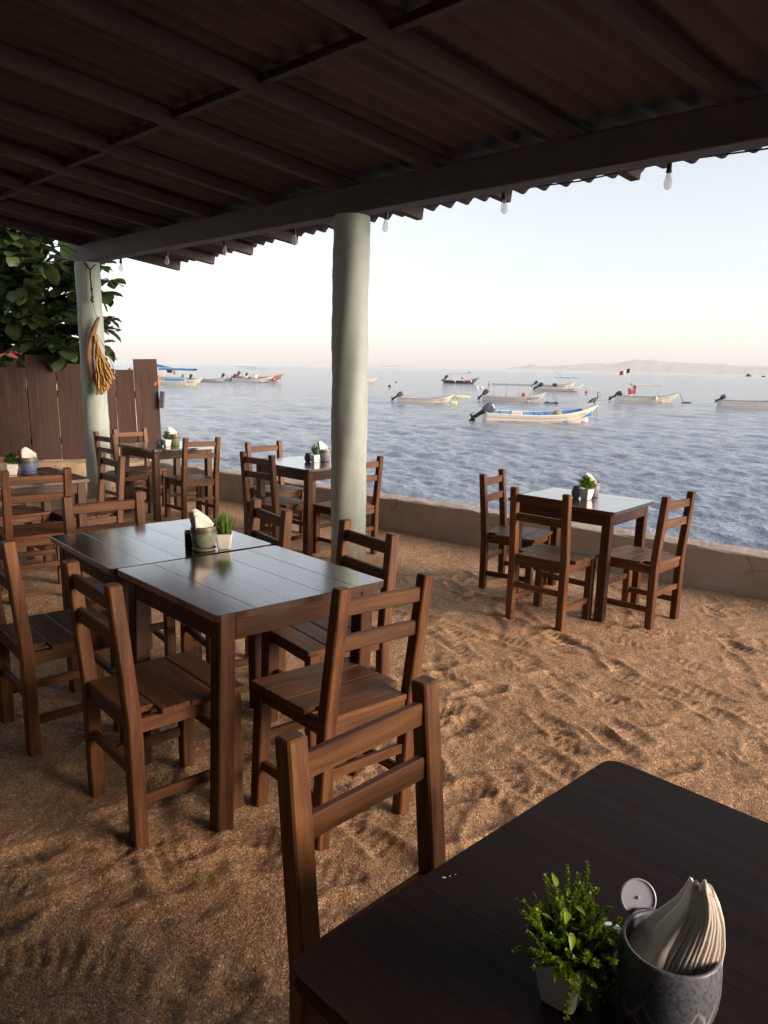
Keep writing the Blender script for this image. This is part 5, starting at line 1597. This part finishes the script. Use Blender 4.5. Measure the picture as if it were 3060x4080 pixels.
mb = MB(); mb.box((1.5, -0.4, 0.66), (0.34, 0.3, 0.22), 0.05); mb.build('white_bucket', M['buoywhite'], r)
fender(r, (4.1, -0.92, 0.42), M['buoywhite'], 0.12, 0.5); mb = MB(); mb.box((4.5, -0.2, 0.75), (0.2, 0.2, 0.2), 0.05); mb.build('white_float', M['buoywhite'], r)
rope(r, [(6.6, 0, 1.15), (6.95, 0, 0.3), (7.1, 0, -0.05)], rad=0.03); rope(r, [(5.9, -0.35, 0.98), (6.4, -0.4, 0.2), (7.0, -0.1, 0.1)], M['ropewhite'], 0.012)
mb = MB(); mb.box((0, 0, 0), (0.9, 0.3, 0.16), 0.06); o = mb.build('mooring_buoy', M['engine_navy'], None, (32.1, 83.6, SEA+0.06)); tag(o, 'dark flat float under the bow of the boat with the flag', 'buoy', 'mooring buoys')
# right edge boat
r, pt = boat('panga_boat', (32.5, 76.3), 96, 7.4, 1.8, M['hull_grey'], 'plain grey boat cut off by the right edge of the view', trim=M['grey_trim'], inner=M['grey_trim'], s0=0.70, bow=1.25, stern_text=True)
outboard(r, 0.1, 0, 0.92, 1.15, M['engine_navy'], 0.95)
# Lizeta
r, pt = boat('panga_boat', (1.0, 71.6), 99, 5.25, 1.6, M['hull_cream'], 'cream boat lettered Lizeta, just right of the middle pillar', trim=M['grey_trim'], inner=M['hull_white'], s0=0.50, bow=0.92, text='Lizeta', tsize=0.24, tpos=(0.74, 0.56), stern_text=True, roll=0.03)
outboard(r, 0.0, 0, 0.66, 1.25, M['engine'], 0.95)
mb = MB(); mb.tube([(-0.05, 0.2, 0.6), (-0.15, 0.2, 1.75)], 0.016, 5); mb.build('marker_pole', M['yellow'], r); ball(r, (-0.16, 0.2, 1.78), 0.10, M['orange'])
rope(r, [(5.2, 0, 1.1), (5.45, 0, 0.4), (5.75, 0, -0.04)])
mb = MB(); mb.box((0, 0, 0), (0.62, 0.4, 0.36), 0.08); o = mb.build('mooring_buoy', M['yellow'], None, (6.05, 70.2, SEA+0.08)); tag(o, 'pale yellow block float off the bow of the boat lettered Lizeta', 'buoy', 'mooring buoys')
mb = MB(); mb.tube([(0, 0, 0), (0, 0, 1.2)], 0.02, 5); mb.lathe([(0.001, -0.15), (0.1, 0), (0.001, 0.15)], 10); o = mb.build('marker_stick', M['pole'], None, (4.55, 73.5, SEA+0.0)); tag(o, 'thin marker stick in the water behind the bow of the boat lettered Lizeta', 'marker')
# yellow board
mb = MB(); mb.tube([(-1.08, 0, 0.05), (-0.95, 0, 0.06), (-0.5, 0, 0.05), (0.5, 0, 0.05), (0.95, 0, 0.07), (1.1, 0, 0.10)], [0.03, 0.12, 0.19, 0.19, 0.12, 0.02], 10); mb.box((-0.15, 0, 0.2), (0.7, 0.1, 0.10), 0.03)
o = mb.build('kayak', M['yellow'], None, (8.18, 86.3, SEA+0.0)); tag(o, 'pale yellow kayak floating between two boats', 'kayak')
# dark boat with floats
r, pt = boat('fishing_boat', (12.1, 166.0), 105, 7.35, 1.9, M['hull_dark'], 'dark grey fishing boat with red and white floats along its side', trim=M['hull_dark'], inner=M['grey_trim'], bottom=M['antifoul'], s0=0.62, bow=1.38, benches=(0.5, 0.7))
outboard(r, 0.2, 0, 1.2, 1.7, M['engine'], 0.75)
canopy(r, pt, 0.08, 0.65, 1.85, M['canvas_grey'], 1.8, 0.0, (0.12, 0.98), 0.04, 0.06, slope=0.28); console(r, pt, 0.23, 0.7, 1.0)
mb = MB(); mb.lathe([(0.01, 0.0), (0.5, 0.0), (0.1, 0.16), (0.01, 0.22)], 12, c=(5.3, 0.3, 2.2)); mb.build('blue_lamp_hood', M['canvas_blue'], r)
for x, mt in ((4.65, 'red'), (5.25, 'red'), (5.85, 'buoywhite')):
    t = x/7.35; ball(r, (x, -pt(t, 0.7)[1]-0.16, 0.55), 0.22, M[mt])
for x in (2.55, 4.4):
    t = x/7.35; fender(r, (x, -pt(t, 0.7)[1]-0.12, 0.5), M['buoywhite'], 0.12, 0.6)
mb = MB(); mb.box((3.9, -0.1, 1.1), (0.5, 0.5, 0.4), 0.12); mb.build('net_heap', M['red'], r); rope(r, [(7.3, 0, 1.6), (7.5, 0, 0.8), (7.3, 0, 0.2)])
# boats left of the pillar
r, pt = boat('panga_boat', (-33.4, 108.8), 98.5, 8.3, 1.9, M['hull_cream'], 'cream boat lettered Yesenia, its stern behind the tall fence board', trim=M['hull_cream'], inner=M['hull_white'], s0=0.62, bow=1.15, text='Yesenia', tsize=0.36, tpos=(0.74, 0.60))
mb = MB(); mb.box((4.3, 0.1, 0.72), (2.9, 1.1, 0.40), 0.03); mb.build('blue_bench', M['blue_in'], r)
rope(r, [(8.2, 0, 1.5), (9.0, 0, 0.6), (9.9, 0, 0.0)], rad=0.018)
r, pt = boat('panga_boat', (-42.8, 141.2), 101, 9.0, 2.1, M['hull_cream'], 'cream boat with a long blue canopy, behind the boat lettered Yesenia', trim=M['hull_white'], inner=M['hull_white'], s0=0.62, bow=1.12)
canopy(r, pt, 0.28, 0.95, 1.85, M['canvas_blue'], 2.0, 0.0, (0.05, 0.9), 0.22, 0.12, valance=True)
mb = MB(); mb.box((4.2, -0.5, 1.5), (0.9, 0.5, 0.5), 0.15); mb.build('life_vest', M['ink'], r); mb = MB(); mb.box((5.15, -0.6, 1.3), (0.3, 0.2, 0.7), 0.08); mb.build('life_vest', M['red'], r)
fender(r, (6.9, -0.9, 0.8), M['ink'], 0.13, 0.6)
r, pt = boat('panga_boat', (-54.5, 170), 100, 8.5, 2.1, M['hull_white'], 'boat with a peaked blue canopy hidden behind the fence and another boat', trim=M['hull_white'], inner=M['hull_white'], s0=0.9, bow=1.5)
mb = MB()
apx = (4.6, 0, 2.75)
q4 = [(1.9, -1.3, 1.95), (8.0, -1.3, 1.95), (8.0, 1.3, 1.95), (1.9, 1.3, 1.95)]
mb.add(q4+[apx], [[0, 1, 4], [1, 2, 4], [2, 3, 4], [3, 0, 4]])
mb.build('canopy', M['canvas_blue'], r)
for x, y in ((2.2, -0.8), (2.2, 0.8), (8.0, -0.4), (8.0, 0.4)):
    mb = MB(); mb.tube([(x, y, 0.8), (x, y, 1.97)], 0.03, 6); mb.build('canopy_post', M['pole'], r)
r, pt = boat('skiff_boat', (-33.6, 133.0), 105, 7.2, 1.8, M['hull_grey'], 'low grey cream boat between the boat lettered Yesenia and the white boat', trim=M['grey_trim'], inner=M['grey_trim'], bottom=M['antifoul'], s0=0.5, bow=0.98)
outboard(r, 0.2, 0, 0.8, 1.3, M['engine_navy'], 0.55)
rope(r, [(7.1, 0, 1.2), (7.5, 0, 0.5), (7.8, 0, 0.0)])
r, pt = boat('skiff_boat', (-29.8, 141.0), 100, 5.2, 1.7, M['hull_white'], 'boat hidden behind the low grey one, its dark motor showing', trim=M['hull_white'], inner=M['grey_trim'], s0=0.6, bow=1.1)
outboard(r, 0.2, 0, 0.95, 1.3, M['engine_navy'], 0.5)
r, pt = boat('skiff_boat', (-27.1, 138.6), 103, 7.6, 2.0, M['hull_white'], 'white boat with red brown gunwale, console and grey top', trim=M['brown_trim'], inner=M['hull_white'], bottom=M['antifoul'], s0=0.70, bow=1.2, text='Marina', tsize=0.26, tpos=(0.77, 0.58), inkm=M['ink_faded'])
outboard(r, 0.0, 0, 0.95, 1.5, M['engine'], 0.85)
console(r, pt, 0.54, 0.8, 1.3); canopy(r, pt, 0.36, 0.72, 2.25, M['canvas_grey'], 1.8, 0.0, (0.2, 0.85), 0.06, 0.12)
ball(r, (7.6, -0.2, 0.5), 0.35, M['orange'])
r, pt = boat('skiff_boat', (-29.5, 150.0), 101, 10.2, 2.2, M['hull_red'], 'boat with faded red bow and pale canopy behind the white one', trim=M['hull_red'], inner=M['grey_trim'], s0=0.75, bow=1.45)
outboard(r, 0.9, 0.4, 1.25, 1.5, M['engine'], 0.5); outboard(r, 2.8, -0.3, 1.05, 1.3, M['engine'], 0.4)
canopy(r, pt, 0.12, 0.42, 2.5, M['canvas_grey'], 2.0, 0.0, (0.1, 0.9), 0.08, 0.1)
r, pt = boat('panga_boat', (-9.3, 156.2), 93, 7.5, 1.9, M['hull_cream'], 'cream boat with only its bow showing right of the middle pillar', trim=M['hull_cream'], inner=M['hull_white'], s0=0.55, bow=0.95)
canopy(r, pt, 0.2, 0.72, 1.8, M['canvas_grey'], 1.8, 0.0, (0.1, 0.98), 0.06)
rope(r, [(7.4, 0, 1.5), (7.9, 0, 0.6), (8.2, 0, 0.0)], rad=0.02)
# loose floats
def buoy(name, x, y, R, mat, label):
    mb = MB(); mb.lathe([(R*math.sin(a)+0.001, -R*math.cos(a)) for a in np.linspace(0, PI, 9)], 14)
    o = mb.build(name, mat, None, (x, y, SEA+R*0.35)); tag(o, label, 'buoy', 'mooring buoys')
buoy('mooring_buoy', 14.95, 129.6, 0.26, M['buoywhite'], 'left one of two white floats in front of the dark fishing boat')
buoy('mooring_buoy', 15.75, 130.0, 0.26, M['buoywhite'], 'right one of two white floats in front of the dark fishing boat')
mb = MB(); mb.lathe([(0.01, -0.2), (0.2, -0.1), (0.12, 0.3), (0.02, 0.9)], 10); o = mb.build('mooring_buoy', M['red'], None, (19.6, 150.0, SEA+0.05)); tag(o, 'pale red spar buoy right of the dark fishing boat', 'buoy', 'mooring buoys')
buoy('mooring_buoy', 0.45, 125.4, 0.24, M['engine_dark'], 'dark float alone behind the marker pole of the boat lettered Lizeta')
mb = MB(); mb.box((0, 0, 0), (1.35, 0.35, 0.14), 0.06); mb.box((0.45, 0, 0.10), (0.2, 0.2, 0.12), 0.04); mb.box((-0.4, 0, 0.10), (0.2, 0.2, 0.10), 0.04)
o = mb.build('mooring_buoy', M['engine_dark'], None, (15.9, 75.3, SEA+0.06)); tag(o, 'flat dark float right of the bow of the boat lettered Socorro', 'buoy', 'mooring buoys')

# ------------------------------------------------------------------ pelican on the bow
pel = empty('pelican', tuple(PEL), (0, 0, math.radians(4))); pel.scale = (0.88, 0.88, 0.88); tag(pel, 'brown pelican standing on the bow of the nearest boat', 'pelican')
def skin_body(name, verts, edges, radii, mat, parent, root=0, sub=2):
    me = bpy.data.meshes.new(name); me.from_pydata(verts, edges, []); me.update()
    ob = bpy.data.objects.new(name, me); COL.objects.link(ob)
    sk = ob.modifiers.new('skin', 'SKIN'); sk.use_smooth_shade = True
    for i, (a, b_) in enumerate(radii):
        me.skin_vertices[0].data[i].radius = (a, b_)
    me.skin_vertices[0].data[root].use_root = True
    ss_ = ob.modifiers.new('sub', 'SUBSURF'); ss_.levels = sub; ss_.render_levels = sub
    bpy.context.view_layer.update()
    me2 = bpy.data.meshes.new_from_object(ob.evaluated_get(bpy.context.evaluated_depsgraph_get()))
    bpy.data.objects.remove(ob)
    me2.materials.clear(); me2.materials.append(mat)
    for p in me2.polygons: p.use_smooth = True
    o2 = bpy.data.objects.new(name, me2); COL.objects.link(o2); o2.parent = parent
    return o2
# body: tail -> rump -> breast -> neck S-curve -> head, facing forward (+x)
vt = [(-0.50, 0, 0.10), (-0.36, 0, 0.16), (-0.16, 0, 0.26), (0.06, 0, 0.36), (0.20, 0, 0.44), (0.27, 0, 0.54), (0.24, 0, 0.68), (0.22, 0, 0.80), (0.255, 0, 0.875), (0.30, 0, 0.88),
      (-0.10, 0.15, 0.30), (-0.32, 0.13, 0.20), (-0.10, -0.15, 0.30), (-0.32, -0.13, 0.20), (0.02, 0.07, 0.16), (0.02, 0.07, 0.04), (0.02, -0.07, 0.16), (0.02, -0.07, 0.04), (0.10, 0.07, 0.02), (0.10, -0.07, 0.02)]
eg = [(0, 1), (1, 2), (2, 3), (3, 4), (4, 5), (5, 6), (6, 7), (7, 8), (8, 9), (2, 10), (10, 11), (2, 12), (12, 13), (3, 14), (14, 15), (3, 16), (16, 17), (15, 18), (17, 19)]
ra = [(0.05, 0.02), (0.10, 0.06), (0.15, 0.13), (0.16, 0.14), (0.11, 0.10), (0.062, 0.062), (0.045, 0.045), (0.042, 0.042), (0.055, 0.05), (0.035, 0.035),
      (0.07, 0.10), (0.035, 0.05), (0.07, 0.10), (0.035, 0.05), (0.035, 0.035), (0.016, 0.016), (0.035, 0.035), (0.016, 0.016), (0.025, 0.012), (0.025, 0.012)]
skin_body('body', vt, eg, ra, M['pelican'], pel, 2)
mb = MB(); mb.tube([(0.285, 0, 0.885), (0.36, 0, 0.80), (0.42, 0, 0.66), (0.445, 0, 0.55), (0.44, 0, 0.53)], [0.034, 0.036, 0.026, 0.014, 0.006], 9); mb.build('beak', M['beak'], pel)
mb = MB(); mb.tube([(0.285, 0, 0.55), (0.262, 0, 0.68), (0.245, 0, 0.80), (0.27, 0, 0.875)], [0.05, 0.044, 0.040, 0.048], 9); mb.build('neck_patch', M['pelneck'], pel)
for sg in (-1, 1):
    mb = MB(); mb.lathe([(0.001, -0.006), (0.009, 0), (0.001, 0.006)], 8, c=(0.29, sg*0.047, 0.89)); mb.build('eye', M['yellow'], pel)
# ------------------------------------------------------------------ unseen blocker walls, added to keep light off the left side
def blocker_wall(name, p0, p1, zt):
    mb = MB(); d = np.array(p1)-np.array(p0); ln = np.linalg.norm(d)
    mb.bar((p0[0], p0[1], zt/2-0.2), (p1[0], p1[1], zt/2-0.2), 0.2, zt+0.4, 0.01)
    o = mb.build(name, M['blocker']); tag(o, kind='structure')
blocker_wall('back_blocker', (-12.3, 1.6), (-1.6, -5.4), 4.0)  # out of view, added to block sky light from behind
blocker_wall('side_blocker', (-6.9, 6.9), (-12.2, 1.8), 3.2)  # out of view, added to block sky light from the left
blocker_wall('low_blocker', (1.95, -1.6), (2.35, 1.15), 1.05)  # unseen low wall, added to shade the sand at near left
blocker_wall('rear_right_blocker', (-1.4, -5.3), (2.7, -1.7), 3.8)  # unseen wall, added to cut light from the right rear
# ------------------------------------------------------------------ haze over the bay
mb = MB()
hx, z0, z1 = 180000.0, -66.0, 3600.0
mb.add([(x, y, z) for x in (-hx, hx) for y in (-hx, hx) for z in (z0, z1)], [[0, 1, 3, 2], [4, 6, 7, 5], [0, 4, 5, 1], [2, 3, 7, 6], [0, 2, 6, 4], [1, 5, 7, 3]])
hm = bpy.data.materials.new('haze'); hm.use_nodes = True
hnt = hm.node_tree; hnt.nodes.clear()
pv = hnt.nodes.new('ShaderNodeVolumePrincipled'); ho = hnt.nodes.new('ShaderNodeOutputMaterial')
pv.inputs['Color'].default_value = (0.93, 0.93, 1.0, 1); pv.inputs['Density'].default_value = 0.75e-5
hnt.links.new(pv.outputs[0], ho.inputs['Volume'])
o = mb.build('haze', hm); tag(o, kind='stuff')
